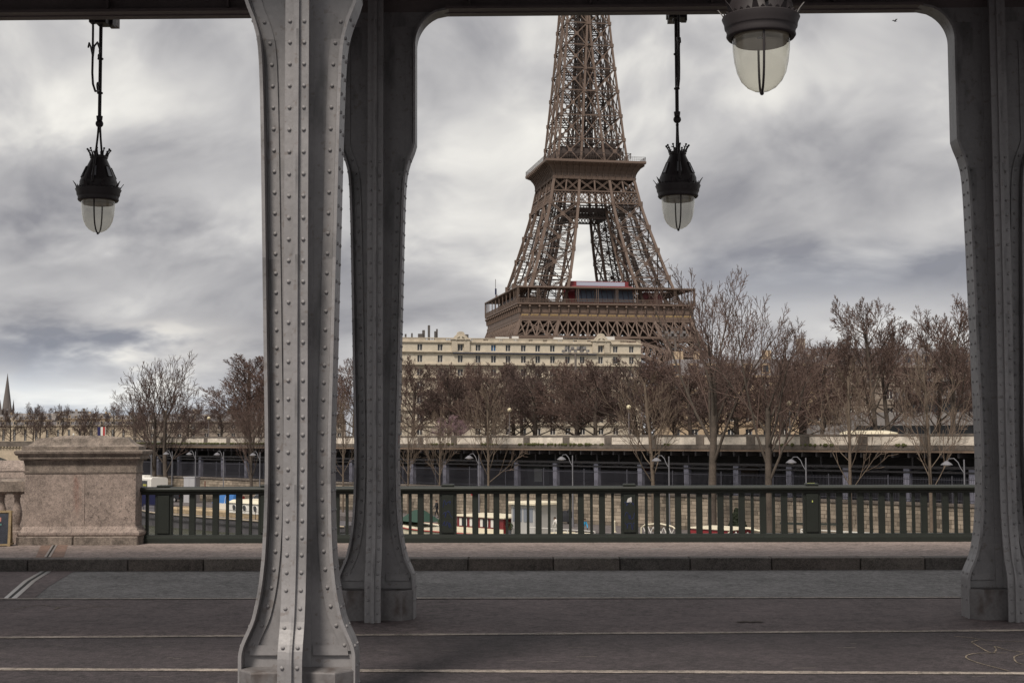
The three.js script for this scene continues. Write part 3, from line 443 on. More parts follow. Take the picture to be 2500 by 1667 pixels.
{
  const g = thing('stone_balustrade', 'stone balustrade with turned balusters left of the pedestal', 'balustrade', [-12.9, 0.174, -24.15]);
  part('handrail', courses([[0.83, 4.32, .16, 0.86, 4.32, .19], [0.86, 4.32, .19, 1.03, 4.32, .19], [1.03, 4.32, .19, 1.06, 4.32, .15]], 0, 0), M.granDark, g);
  part('base_course', new MB().cbox(0, 0.1, 0, 8.64, 0.2, 0.36, 0.012), M.granite, g);
  for (let x = -4.1; x < 4.3; x += 0.265) part('baluster', new MB().lathe([[0.075, 0.2], [0.075, 0.24], [0.045, 0.27], [0.07, 0.36], [0.088, 0.46], [0.075, 0.56], [0.05, 0.66], [0.046, 0.74], [0.062, 0.77], [0.05, 0.79], [0.078, 0.81], [0.078, 0.83]], x, 0, 0, 14), M.granite, g);
}
{ // second pedestal farther along the curved balustrade, over the river
  const g = thing('stone_pier', 'stepped stone pier behind the left balustrade, beyond the pedestal', 'pier', [-10.55, -0.6, -28.6], 0.12);
  part('shaft', new MB().cbox(0, 0.75, 0, 2.9, 1.5, 1.1, 0.02), M.granite, g);
  part('stepped_cap', courses([[1.5, 1.5, .6, 1.58, 1.52, .62], [1.58, 1.46, .56, 1.7, 1.46, .56], [1.7, 1.47, .57, 1.76, 1.47, .57], [1.76, 1.38, .48, 1.88, 1.34, .44], [1.88, 1.36, .46, 1.95, 1.30, .42], [1.95, 1.2, .34, 2.08, 1.0, .2]], 0, 0), M.granite, g);
}
{
  const g = thing('easel_board', 'wooden framed blackboard leaning beside the granite pedestal', 'board', [-8.72, 0.178, -23.28], 0.22);
  const wood = mapped(mottle(256, 0.6, [0.30, 0.22, 0.12], 0.3, 0.3, 0.2, 25), 0.6);
  const tilt = sub('front_leaf', g); tilt.rotation.x = -0.16;
  part('blackboard', new MB().box(-0.15, 0.28, 0, 0.5, 0.5, 0.012), mapped(mottle(256, 0.5, [0.035, 0.04, 0.055], 0.5, 0.4, 0.3, 26), 0.8), tilt);
  part('frame', new MB().box(0.12, 0.27, 0, 0.04, 0.56, 0.03).box(-0.42, 0.27, 0, 0.04, 0.56, 0.03).box(-0.15, 0.56, 0, 0.58, 0.035, 0.032).box(-0.15, 0.02, 0, 0.5, 0.03, 0.03), wood, tilt);
  part('picture_mark', new MB().box(-0.04, 0.43, 0.008, 0.05, 0.07, 0.003), mat(0.45, 0.2, 0.16, 0.7), tilt); part('picture_mark', new MB().box(-0.035, 0.35, 0.008, 0.06, 0.03, 0.003), mat(0.08, 0.2, 0.18, 0.7), tilt);
  const back = sub('back_leaf', g); back.rotation.x = 0.2; back.position.set(0.0, 0, -0.22); part('side_panel', new MB().box(-0.1, 0.27, 0, 0.5, 0.55, 0.02), wood, back);
  part('side_rail', new MB().bar([0.13, 0.03, 0], [0.16, 0.03, -0.24], 0.02, 0.03).bar([0.12, 0.55, -0.09], [0.16, 0.55, -0.12], 0.03, 0.02), wood, g);
}

// ================================================================== IRON LATTICE TOWER
{
  const T = thing('lattice_tower', 'tall brown iron lattice tower with two platforms, rising behind the cream building', 'tower', [19.75, -5.05, -583.6], 12.15 * D2R);
  const O = smoothT([[0, 62.4], [25, 47], [44.4, 36.7], [51, 34], [57, 31.4], [64.7, 28.5], [82, 23.2], [99.6, 18.4], [108.8, 16.6], [116, 14.6], [140, 12], [170.5, 9.2], [200, 7.1], [240, 5.2], [276, 4.2]]);
  const Lw = smoothT([[0, 25], [44.4, 15.3], [57, 14.9], [64.7, 14.6], [99.6, 11.3], [108.8, 10.4], [116, 9.5], [140, 8.9], [170.5, 8.4], [176, 8.3], [186, 7.6], [200, 6.7], [240, 4.9], [276, 3.9]]);
  const I = h => O(h) - Lw(h);
  const lo = [0, 9, 18, 27, 36, 44.4, 51.5, 58, 69, 80.2, 89.7, 99.4], hi = [109, 116.5, 126.2, 136.1, 146.4, 155.9, 165.7, 175, 184, 193, 202, 211, 220, 230, 240, 250, 260, 276];
  const sp = (a, b, t) => [mix(a[0], b[0], t), mix(a[1], b[1], t), mix(a[2], b[2], t)];
  // lattice member: twin flanges with lacing between
  function member(b, p, q, w, n) { // n: outward normal of the panel
    const d = [q[0] - p[0], q[1] - p[1], q[2] - p[2]], l = Math.hypot(...d), s = [(d[1] * n[2] - d[2] * n[1]) / l, (d[2] * n[0] - d[0] * n[2]) / l, (d[0] * n[1] - d[1] * n[0]) / l], o = (e, k) => [e[0] + s[0] * k, e[1] + s[1] * k, e[2] + s[2] * k];
    const f = w * 0.27; b.bar(o(p, w / 2 - f / 2), o(q, w / 2 - f / 2), f, 0.3, n); b.bar(o(p, f / 2 - w / 2), o(q, f / 2 - w / 2), f, 0.3, n);
    const k = Math.max(2, Math.round(l / (w * 1.6))); for (let i = 0; i < k; i++) { const a = sp(p, q, i / k), c = sp(p, q, (i + 1) / k), e = (i % 2 ? 1 : -1) * (w / 2 - f / 2); b.bar(o(a, e), o(c, -e), 0.09, 0.09, n); }
  }
  for (const sx of [-1, 1]) for (const sz of [1, -1]) {
    const leg = sub('pier', T);
    const C = (h, i, j) => [sx * (i ? I(h) : O(h)), h, sz * (j ? I(h) : O(h))];
    for (const [i, j] of [[0, 0], [1, 0], [0, 1], [1, 1]]) { const b = new MB(); const hs = [...range(0, 58, 14), ...range(60, 116, 14), ...range(120, 276, 26)]; for (let k = 0; k < hs.length - 1; k++) { const w = hs[k] < 58 ? 1.15 : hs[k] < 116 ? 1.0 : 0.78; b.bar(C(hs[k], i, j), C(hs[k + 1], i, j), w, w, [0, 0, 1]); } part('chord', b, M.tower, leg); }
    const br = new MB(), clutter = new MB(), plates = new MB();
    for (const [list, hiZone] of [[lo, 0], [hi, 1]]) for (let k = 0; k < list.length - 1; k++) {
      const a = list[k], c = list[k + 1]; if (a === 44.4 || a === 51.5) { }
      const faces = [[[0, 0], [1, 0], [0, 0, sz]], [[0, 0], [0, 1], [sx, 0, 0]], [[1, 0], [1, 1], [-sx, 0, 0]], [[0, 1], [1, 1], [0, 0, -sz]]];
      faces.forEach(([u, v, n], fi) => {
        const fb = a >= 44 && a < 180 ? new MB() : br, w = hiZone ? 0.62 : 0.9, A = C(a, ...u), B = C(a, ...v), P = C(c, ...u), Q = C(c, ...v);
        if (hiZone && a > 180 && fi > 1) return;
        if (hiZone && a > 112) { const t = fi > 1 ? 0.28 : 0.42; fb.bar(A, Q, t, 0.3, n); fb.bar(B, P, t, 0.3, n); } else { member(fb, A, Q, w, n); member(fb, B, P, w, n); } fb.bar(P, Q, 0.35, 0.35, n); if (fb !== br) part('cross_brace', fb, M.tower, leg);
        const m = sp(sp(A, Q, 0.5), sp(B, P, 0.5), 0.5); plates.box(m[0], m[1], m[2], n[0] ? 0.4 : 1.5, 1.5, n[2] ? 0.4 : 1.5);
        const np = hiZone ? 1.3 : 1.7; plates.box(P[0] + n[0] * 0.1, P[1], P[2] + n[2] * 0.1, n[0] ? 1.0 : np, np * 1.1, n[2] ? 1.0 : np);
      });
      if (a >= 44 && c < 112) for (let q = 0; q < 4; q++) { // landings, stairs and lift guides inside the pier
        const h = mix(a, c, (q + 0.5) / 4), e = [C(h, 0, 0), C(h, 1, 0), C(h, 1, 1), C(h, 0, 1)];
        for (let z = 0; z < 4; z++) clutter.bar(e[z], e[(z + 1) % 4], 0.17); clutter.bar(e[0], e[2], 0.2); clutter.bar(e[1], e[3], 0.2);
        const h2 = mix(a, c, (q + 1.5) / 4), f = [C(h2, 0, 0), C(h2, 1, 0), C(h2, 1, 1), C(h2, 0, 1)], u = q % 2 ? 0.32 : 0.68, w = q % 2 ? 0.68 : 0.32;
        clutter.bar(sp(e[0], e[2], u), sp(f[0], f[2], w), 0.5, 0.16); clutter.bar(sp(sp(e[0], e[1], u), sp(e[3], e[2], u), 0.35), sp(sp(f[0], f[1], w), sp(f[3], f[2], w), 0.35), 0.3, 0.12);
      }
    }
    for (const [u, v] of [[0.3, 0.35], [0.42, 0.35], [0.65, 0.6], [0.55, 0.75]]) { const hs = [44, 58, 80, 100, 116]; for (let k = 0; k < 4; k++) { const f = h => { const q = sp(sp(C(h, 0, 0), C(h, 1, 0), u), sp(C(h, 0, 1), C(h, 1, 1), u), v); return q; }; clutter.bar(f(hs[k]), f(hs[k + 1]), 0.45, 0.45); } }
    part('bracing', br, M.tower, leg, 'stuff'); part('gusset_plates', plates, M.tower, leg, 'stuff'); part('stairs_and_landings', clutter, M.towerShadeTone, leg, 'stuff');
  }
  // faces between the piers, upper zone: crossing braces
  const side = (k) => { const c = Math.cos(k * Math.PI / 2), s = Math.sin(k * Math.PI / 2); return (x, y, z) => [x * c + z * s, y, -x * s + z * c]; };
  for (let k = 0; k < 4; k++) {
    const R = side(k), n = R(0, 0, 1), b = new MB();
    for (let q = 1; q < 8; q++) { const a = hi[q], c = hi[q + 1], i0 = I(a), i1 = I(c), o0 = O(a), o1 = O(c); if (i0 > 0.9) { b.bar(R(-i1, c, o1), R(i1, c, o1), 0.5, 0.5, n); if (i0 > 1.6) { b.bar(R(-i0, a, o0), R(i1, c, o1), 0.3, 0.3, n); b.bar(R(i0, a, o0), R(-i1, c, o1), 0.3, 0.3, n); } } }
    part('middle_bracing', b, M.tower, T, 'stuff');
  }
  // central lift shafts and landings above the second platform
  {
    const b = new MB(); for (const [x, z] of [[-3, -2.2], [-1, -2.2], [1, -2.2], [3, -2.2], [-3, 2.2], [-1, 2.2], [1, 2.2], [3, 2.2]]) b.bar([x, 116, z], [x, 270, z], 0.5, 0.5);
    for (let h = 118; h < 262; h += 3.1) { for (const z of [-2.2, 2.2]) b.bar([-3, h, z], [3, h, z], 0.28); for (const x of [-3, -1, 1, 3]) b.bar([x, h, -2.2], [x, h, 2.2], 0.28); b.bar([-3, h, 2.2], [-1, h + 3.1, 2.2], 0.18); b.bar([3, h, 2.2], [1, h + 3.1, 2.2], 0.18); b.bar([-1, h, 2.2], [1, h + 3.1, 2.2], 0.18); b.bar([-3, h, -2.2], [-3, h + 3.1, 2.2], 0.18); b.bar([3, h, -2.2], [3, h + 3.1, 2.2], 0.18); }
    for (const h of hi.slice(2)) { const o = O(h); for (const dy of [-0.5, 0.6, 1.7]) { for (let k = 0; k < 4; k++) { const R = side(k); b.bar(R(-o, h + dy, o * 0.55), R(o, h + dy, o * 0.55), 0.22); b.bar(R(-o, h + dy, o * 0.92), R(o, h + dy, o * 0.92), 0.16); } } }
    part('lift_shaft', b, M.towerShadeTone, T, 'stuff');
  }
  // second platform
  const p2 = sub('second_platform', T);
  part('cornice', new MB().ring([[16.4, 109.0], [17.1, 109.1], [17.2, 110], [16.9, 110.2], [16.9, 111.4], [17.4, 112.6], [18.6, 114.2], [20.2, 115.2], [20.5, 115.5], [20.5, 116.4], [19.9, 116.5], [5, 116.5]]), M.tower, p2);
  part('soffit', new MB().ring([[5, 109.4], [16.5, 109.4]]).ring([[5, 116.2], [5, 109.4]]), M.towerShadeTone, p2);
  for (let k = 0; k < 4; k++) { const R = side(k); for (let x = -15.5; x < 16; x += 2.38) { const b = new MB(); const pr = [[17.0, 109.2], [17.25, 111.4], [17.8, 112.6], [19, 114.2], [20.55, 115.2]]; for (let i = 0; i < 4; i++) b.bar(R(x * (1 + (pr[i][0] - 17) * 0.035), pr[i][1], pr[i][0] + 0.1), R(x * (1 + (pr[i + 1][0] - 17) * 0.035), pr[i + 1][1], pr[i + 1][0] + 0.1), 0.28, 0.4, R(0, 0, 1)); part('bracket', b, M.tower, p2); } }
  { const b = new MB(); for (let k = 0; k < 4; k++) { const R = side(k); for (const y of [117.0, 117.6, 118.1]) b.bar(R(-20.3, y, 20.3), R(20.3, y, 20.3), 0.09); for (let x = -20.3; x <= 20.3; x += 0.78) b.bar(R(x, 116.4, 20.3), R(x, 118.1, 20.3), x % 2 ? 0.07 : 0.1); for (let x = -15.4; x <= 15.4; x += 1.1) { b.bar(R(x, 118.2, 15.6), R(x, 120.3, 15.6), 0.1); } b.bar(R(-15.6, 120.3, 15.6), R(15.6, 120.3, 15.6), 0.2); } part('platform_railing', b, M.towerShadeTone, p2, 'stuff'); }
  part('upper_gallery', new MB().ring([[9.8, 116.6], [9.8, 119.2], [12.3, 119.5], [12.6, 120.2], [12.6, 122.6], [12.9, 122.9], [12.2, 123.1], [3, 123.1]]), M.towerShadeTone, p2);
  part('kiosk', new MB().box(8.2, 124.3, 7.4, 5, 2.4, 4.4).box(-6.2, 124, 6.6, 5.5, 1.8, 3.2).box(2.2, 125.2, 8.4, 4.5, 0.25, 2.2), M.towerShadeTone, p2);
  { const r = rng(8), b = new MB(); for (let i = 0; i < 70; i++) { const x = (r() - 0.5) * 34, z = 17.2 + r() * 2.2, c = r() > 0.75 ? [0.4, 0.38, 0.35] : r() > 0.5 ? [0.25, 0.06, 0.05] : [0.03, 0.03, 0.05]; b.color(...c); b.bar([x, 116.5, z], [x, 118.2, z], 0.45, 0.35); } }
  // girdle under the second platform: open cross panels, then a fine diamond band
  for (let k = 0; k < 4; k++) {
    const R = side(k), n = R(0, 0, 1), b = new MB(), y0 = 104.2, y1 = 109, o0 = O(y0), o1 = O(y1), i0 = I(y0), i1 = I(y1);
    const X = [[-o0, -o1], [-(o0 + i0) / 2, -(o1 + i1) / 2], [-i0, -i1], [0, 0], [i0, i1], [(o0 + i0) / 2, (o1 + i1) / 2], [o0, o1]];
    for (let q = 0; q < 6; q++) { const b = new MB(), A = R(X[q][0], y0, o0), B = R(X[q + 1][0], y0, o0), P = R(X[q][1], y1, o1), Q = R(X[q + 1][1], y1, o1); member(b, A, Q, 0.6, n); member(b, B, P, 0.6, n); if (q % 2) b.bar(A, P, 0.55, 0.5, n); part('cross_panel', b, M.tower, p2); }
    for (const y of [99.4, 104.2]) b.bar(R(-O(y), y, O(y)), R(O(y), y, O(y)), 0.5, 0.8, n);
    part('girdle_rails', b, M.tower, p2);
    const d = new MB(); const N = 26, f = (t, y) => { const o = O(y); return R(mix(-o, o, t), y, o - 0.05); };
    for (let q = 0; q < N; q++) { const t0 = q / N, t1 = (q + 1) / N; d.bar(f(t0, 99.8), f(t1, 101.8), 0.24, 0.2, n); d.bar(f(t1, 99.8), f(t0, 101.8), 0.24, 0.2, n); d.bar(f(t0, 101.8), f(t1, 103.8), 0.24, 0.2, n); d.bar(f(t1, 101.8), f(t0, 103.8), 0.24, 0.2, n); }
    part('diamond_band', d, M.tower, p2);
    const e = new MB(); const yb = 97.5; for (let q = 0; q < 12; q++) { const o = I(98) + 0.6, t0 = mix(-o, o, q / 12), t1 = mix(-o, o, (q + 1) / 12), z = I(98); e.bar(R(t0, 95.2, z), R(t1, 97.2, z), 0.3, 0.3, n); e.bar(R(t1, 95.2, z), R(t0, 97.2, z), 0.3, 0.3, n); } e.bar(R(-I(98), 95, I(98)), R(I(98), 95, I(98)), 0.7, 0.6, n); e.bar(R(-I(98), 98.2, I(98)), R(I(98), 98.2, I(98)), 2.2, 0.6, n); part('inner_girder', e, M.towerShadeTone, p2);
  }
  // first platform
  const p1 = sub('first_platform', T), W = 35.35;
  part('frieze', new MB().ring([[33.2, 51.4], [34.5, 51.5], [34.6, 52.1], [34.35, 52.2], [34.35, 53.9], [34.55, 54.05], [34.1, 54.2], [34.1, 56.5], [34.7, 56.9], [W, 57.1], [W, 57.7], [W - 0.35, 57.75], [14, 57.75]]), M.tower, p1);
  part('floor_soffit', new MB().ring([[14, 56.6], [34.1, 56.4]]).ring([[14, 57.7], [14, 56.6]]), M.towerShadeTone, p1);
  const frontNames = ['JAMIN', 'GAY LUSSAC', 'FIZEAU', 'SCHNEIDER', 'LE CHATELIER', 'BERTHIER', 'BARRAL', 'DE DION', 'GOUIN', 'JOUSSELIN', 'BROCA', 'BECQUEREL', 'CORIOLIS', 'CAIL', 'TRIGER', 'GIFFARD', 'PERRIER', 'STURM'];
  const gold = mat(0.48, 0.34, 0.14, 0.5);
  for (let k = 0; k < 4; k++) {
    const R = side(k), n = R(0, 0, 1);
    for (let q = 0; q <= 18; q++) { const x = mix(-34.2, 34.2, q / 18), b = new MB(); b.bar(R(x, 53.9, 34.5), R(x, 56.6, 34.75), 0.42, 0.75, n, true); const s = R(x, 56.3, 35.05); b.sphere(s[0], s[1], s[2], 0.52, 8, 6); part('console', b, M.tower, p1); }
    const g = new MB(), y0 = 44.6, y1 = 51.2, o0 = O(y0), o1 = O(y1) + 0.3, NB = 18;
    for (let q = 0; q < NB; q++) { const t0 = q / NB * 2 - 1, t1 = (q + 1) / NB * 2 - 1, A = R(t0 * o0, y0, o0), B = R(t1 * o0, y0, o0), P = R(t0 * o1, y1, o1), Q = R(t1 * o1, y1, o1); const e = k === 0 || k === 3 ? new MB() : g; e.bar(A, Q, 0.42, 0.35, n); e.bar(B, P, 0.42, 0.35, n); e.bar(A, P, q === 0 ? 0.9 : 0.5, 0.5, n); if (q === NB - 1) e.bar(B, Q, 0.9, 0.5, n); if (e !== g) part('girder_panel', e, M.tower, p1); }
    g.bar(R(-o0, y0, o0), R(o0, y0, o0), 0.9, 0.9, n); g.bar(R(-o1, y1, o1), R(o1, y1, o1), 0.8, 0.7, n); part('cross_girder', g, M.tower, p1);
    const gi = new MB(), zi = o0 - 14.5; for (let q = 0; q < 12; q++) { const t0 = q / 12 * 2 - 1, t1 = (q + 1) / 12 * 2 - 1; gi.bar(R(t0 * zi, y0, zi), R(t1 * zi, y1, zi), 0.5, 0.4, n); gi.bar(R(t1 * zi, y0, zi), R(t0 * zi, y1, zi), 0.5, 0.4, n); } gi.bar(R(-zi, y0, zi), R(zi, y0, zi), 0.9, 0.9, n); part('inner_girder', gi, M.towerShadeTone, p1);
    // gallery: posts, railing, canopy
    const gp = new MB(), gr = new MB(); for (let q = 0; q <= 9; q++) { const x = mix(-35, 35, q / 9); gp.bar(R(x - 0.35, 57.7, 35.05), R(x - 0.35, 63.5, 35.05), 0.2); gp.bar(R(x + 0.35, 57.7, 35.05), R(x + 0.35, 63.5, 35.05), 0.2); gp.bar(R(x, 57.7, 31), R(x, 63.5, 31), 0.24); }
    for (const y of [58.2, 58.8, 59.3]) gr.bar(R(-35.2, y, 35.2), R(35.2, y, 35.2), 0.12, 0.1, n); for (let x = -35; x <= 35; x += 0.62) gr.bar(R(x, 57.7, 35.2), R(x, 59.3, 35.2), 0.09); part('gallery_posts', gp, M.tower, p1, 'stuff'); part('gallery_railing', gr, M.tower, p1, 'stuff');
    if (k === 0 || k === 3) { const nm = k === 0 ? frontNames : frontNames.map((_, i) => frontNames[(i * 7 + 3) % 18]); if (k === 0) nm.forEach((t, q) => { const tg = new TextGeometry(t, { font: fontBold, size: 0.62, depth: 0.06, curveSegments: 2 }); tg.computeBoundingBox(); const w = tg.boundingBox.max.x, s = Math.min(1, 3.1 / w); tg.scale(s, 1, 1); tg.translate(mix(-34.2, 34.2, (q + 0.5) / 18) - w * s / 2, 52.75, 34.37); part('gilt_name', new MB().geo(tg), gold, p1); }); }
  }
  part('gallery_roof', new MB().ring([[28.5, 63.4], [35.3, 63.4], [35.45, 63.5], [35.45, 63.95], [35.2, 64.05], [28.5, 64.3], [28.5, 63.4]]), M.tower, p1);
  const red = mat(0.19, 0.026, 0.032, 0.5), glassy = mat(0.16, 0.19, 0.25, 0.1);
  {
    const pv = sub('pavilion', p1); part('shell', new MB().hexa([[-13.5, 57.8, 31], [11.5, 57.8, 31], [11.5, 57.8, 18], [-13.5, 57.8, 18], [-14.5, 65.2, 27], [12.5, 65.2, 27], [12.5, 65.2, 20], [-14.5, 65.2, 20]]).span(-13, 11, 65.2, 67.2, 20, 26.2), red, pv);
    for (let x = -11; x < 10; x += 2.1) part('window_pane', new MB().hexa([[x, 58.6, 31.1], [x + 1.9, 58.6, 31.1], [x + 1.9, 58.6, 30.9], [x, 58.6, 30.9], [x, 64.4, 28.0], [x + 1.9, 64.4, 28.0], [x + 1.9, 64.4, 27.8], [x, 64.4, 27.8]]), glassy, pv);
    part('roof_light', new MB().span(-10, 9.5, 65.4, 66.9, 26.25, 26.35), mat(0.40, 0.42, 0.52, 0.25), pv);
    part('shell', new MB().span(16, 24, 57.8, 62.8, 20, 29), red, pv);
    const pw = sub('pavilion', p1); part('shell', new MB().span(-31, -19, 57.8, 62.5, -18, 12), mat(0.05, 0.03, 0.035, 0.4), pw);
  }
  { const f = sub('flag', p1); part('pole', new MB().bar([-33.5, 64, -20], [-33.5, 72.5, -20], 0.18), M.towerShadeTone, f); const z = -20; part('blue_band', new MB().box(-33.5, 67.2, z + 0.5, 1.4, 2.6, 0.06, 0.9), mat(0.02, 0.03, 0.16, 0.8), f); part('white_band', new MB().box(-33.1, 65.6, z + 0.7, 0.9, 1.0, 0.06, 0.9), mat(0.5, 0.5, 0.5, 0.8), f); part('red_band', new MB().box(-33.2, 64.9, z + 0.8, 1.1, 1.3, 0.06, 0.9), mat(0.3, 0.03, 0.03, 0.8), f); }
  // decorative arches below the first platform
  for (let k = 0; k < 4; k++) {
    const R = side(k), n = R(0, 0, 1), b = new MB(), Z = h => O(Math.max(h, 2)) + 0.2, arc = (r, a) => { const x = r * Math.sin(a), y = -8 + r * Math.cos(a); return R(x, y, Z(y)); };
    for (const [r, w] of [[52, 0.9], [46.6, 1.1]]) for (let i = -24; i < 24; i++) b.bar(arc(r, i / 24 * 0.86), arc(r, (i + 1) / 24 * 0.86), w, w, n);
    for (let i = -17; i <= 17; i++) { const a = i / 17 * 0.84; b.bar(arc(46.6, a), arc(52, a), 0.35, 0.5, n); const ring = range(0, 2 * Math.PI, 10).map(t => arc(49.3 + 2.05 * Math.cos(t), a + 0.0247 + 2.05 * Math.sin(t) / 49.3)); for (let q = 0; q < 10; q++) b.bar(ring[q], ring[q + 1], 0.4, 0.3, n); }
    for (const s of [-1, 1]) { const y0 = 37.6, y1 = 43.2; for (let q = 0; q < 5; q++) for (const [ya, yb] of [[y0, 40.4], [40.4, y1]]) { const f = (t, y) => R(s * mix(I(y), O(y), t), y, O(y) + 0.1); b.bar(f(q / 5, ya), f((q + 1) / 5, yb), 0.35, 0.3, n); b.bar(f((q + 1) / 5, ya), f(q / 5, yb), 0.35, 0.3, n); } for (const y of [37.3, 43.6]) b.bar(R(s * I(y), y, O(y)), R(s * O(y), y, O(y)), 0.8, 0.6, n); }
    part('arch', b, M.tower, T);
  }
  for (const sx of [-1, 1]) for (const sz of [-1, 1]) part('footing', courses([[-1, 16, 16, 2.5, 14.5, 14.5]], sx * 50, sz * 50), M.granite, T);
}

// ================================================================== FAR BANK: frame u along the quay (to the right), v towards the river
const TH = -46.3 * D2R, BC = Math.cos(TH), BS = Math.sin(TH);
const B = (u, v, y) => [-2.44 + BC * u + BS * v, y, -140 - BS * u + BC * v];
const STREET = 0.85, QUAY = -6.15, WATER = -8.0, COPE = -3.1;
M.water = mat(0.055, 0.06, 0.03, 0.08);
{
  const h = tex(512, 9, (u, v) => { const a = fbm(u * 10, v * 22, 5, 201, 0) * 0.6 + fbm(u * 30, v * 50, 3, 202, 0) * 0.4; return [a, a, a]; }, false); M.water.bumpMap = h; M.water.bumpScale = 0.35;
  M.ground = mapped(mottle(512, 40, [0.10, 0.095, 0.08], 0.4, 0.3, 0.2, 31), 0.95);
  M.quay = mapped(mottle(512, 9, [0.13, 0.115, 0.115], 0.35, 0.3, 0.3, 32), 0.9);
  M.concrete = mapped(mottle(512, 6, [0.42, 0.375, 0.32], 0.3, 0.25, 0.15, 33), 0.9);
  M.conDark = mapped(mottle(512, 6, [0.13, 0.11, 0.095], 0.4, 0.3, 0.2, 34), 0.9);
  M.stone = mapped(mottle(512, 5, [0.46, 0.38, 0.29], 0.22, 0.2, 0.12, 35), 0.9);
  M.stoneV = mapped(mottle(512, 3, [1, 1, 1], 0.25, 0.25, 0.2, 36), 0.9, { vertexColors: true });
  M.zinc = mapped(mottle(512, 6, [0.15, 0.14, 0.145], 0.3, 0.2, 0.1, 37), 0.6);
  M.glass = mat(0.03, 0.032, 0.038, 0.12); M.frame = mat(0.55, 0.53, 0.5, 0.6);
}
setting('river', new MB().quad([-1600, WATER, -20], [700, WATER, -20], [700, WATER, -1700], [-1600, WATER, -1700]), M.water);
{ // land behind the embankment; the bank bends away to the left of the straight quay
  const p1 = B(-78, -14, 0), P = [B(420, -14, 0), p1, [p1[0] - 0.342 * 560, 0, p1[2] - 0.94 * 560], [-1600, 0, -760], [-1600, 0, -4200], [1800, 0, -4200], [1800, 0, -300]];
  const s = new THREE.Shape(); P.forEach(([x, , z], i) => i ? s.lineTo(x, -z) : s.moveTo(x, -z)); s.closePath();
  const g = new THREE.ShapeGeometry(s); g.rotateX(-Math.PI / 2); g.translate(0, STREET, 0);
  setting('ground', new MB().geo(g), M.ground);
  const q = new MB(), e = [p1[0] - 0.342 * 560, 0, p1[2] - 0.94 * 560]; q.quad([p1[0], WATER - 1, p1[2]], [p1[0], STREET, p1[2]], [e[0], STREET, e[2]], [e[0], WATER - 1, e[2]]); setting('embankment_wall', q, M.stone);
}
const place = (mb, o) => { o.position.set(-2.44, 0, -140); o.rotation.y = TH; return o; };
place(0, setting('quay_road', new MB().quad([-80, QUAY, 7.6], [120, QUAY, 7.6], [120, QUAY, -0.4], [-80, QUAY, -0.4]).quad([-80, WATER - 1, 7.6], [120, WATER - 1, 7.6], [120, QUAY, 7.6], [-80, QUAY, 7.6]), M.quay));
{ // quay wall, block by block
  const g = thing('quay_wall', 'tan stone block wall of the lower quay, seen through the green railing', 'wall', B(0, 0, 0), TH);
  part('wall_core', new MB().span(-80, 120, QUAY - 0.3, COPE - 0.12, -0.8, -0.04), mat(0.12, 0.1, 0.08, 0.95), g);
  const b = new MB(), r = rng(61); const H = COPE - 0.25 - QUAY, rows = 9, rh = H / rows;
  for (let k = 0; k < rows; k++) { let u = -79 + r() * 0.5; while (u < 72) { const w = 0.42 + r() * 0.5, t = 0.7 + r() * 0.6 - (fbm(u * 0.25, k * 0.4, 3, 63) - 0.5) * 1.1, c = k < 1 ? 0.62 : 1; b.color(0.29 * t * c, 0.242 * t * c, 0.19 * t * c); b.box(u + w / 2, QUAY + (k + 0.5) * rh, -0.02 + r() * 0.035, w - 0.03, rh - 0.03, 0.16); u += w; } }
  part('stone_blocks', b, M.stoneV, g, 'stuff');
  part('coping', new MB().cbox(20, COPE - 0.11, -0.2, 200, 0.22, 0.75, 0.03), M.conDark, g);
}
{ // iron fence on the quay wall
  const g = thing('station_fence', 'dark iron picket fence on top of the quay wall, in front of the station', 'fence', B(0, -0.35, COPE), TH);
  const b = new MB(); for (let u = -78; u < 70; u += 0.135) b.box(u, 0.95, 0, 0.028, 1.9, 0.028); part('pickets', b, mat(0.05, 0.05, 0.065, 0.6), g, 'stuff');
  for (const y of [0.2, 1.72]) part('fence_rail', new MB().span(-78, 70, y - 0.025, y + 0.025, -0.02, 0.02), mat(0.05, 0.05, 0.065, 0.6), g);
  for (let u = -77; u < 70; u += 5.4) part('fence_post', new MB().box(u, 1.0, -0.03, 0.08, 2.0, 0.08), mat(0.06, 0.06, 0.075, 0.6), g);
}
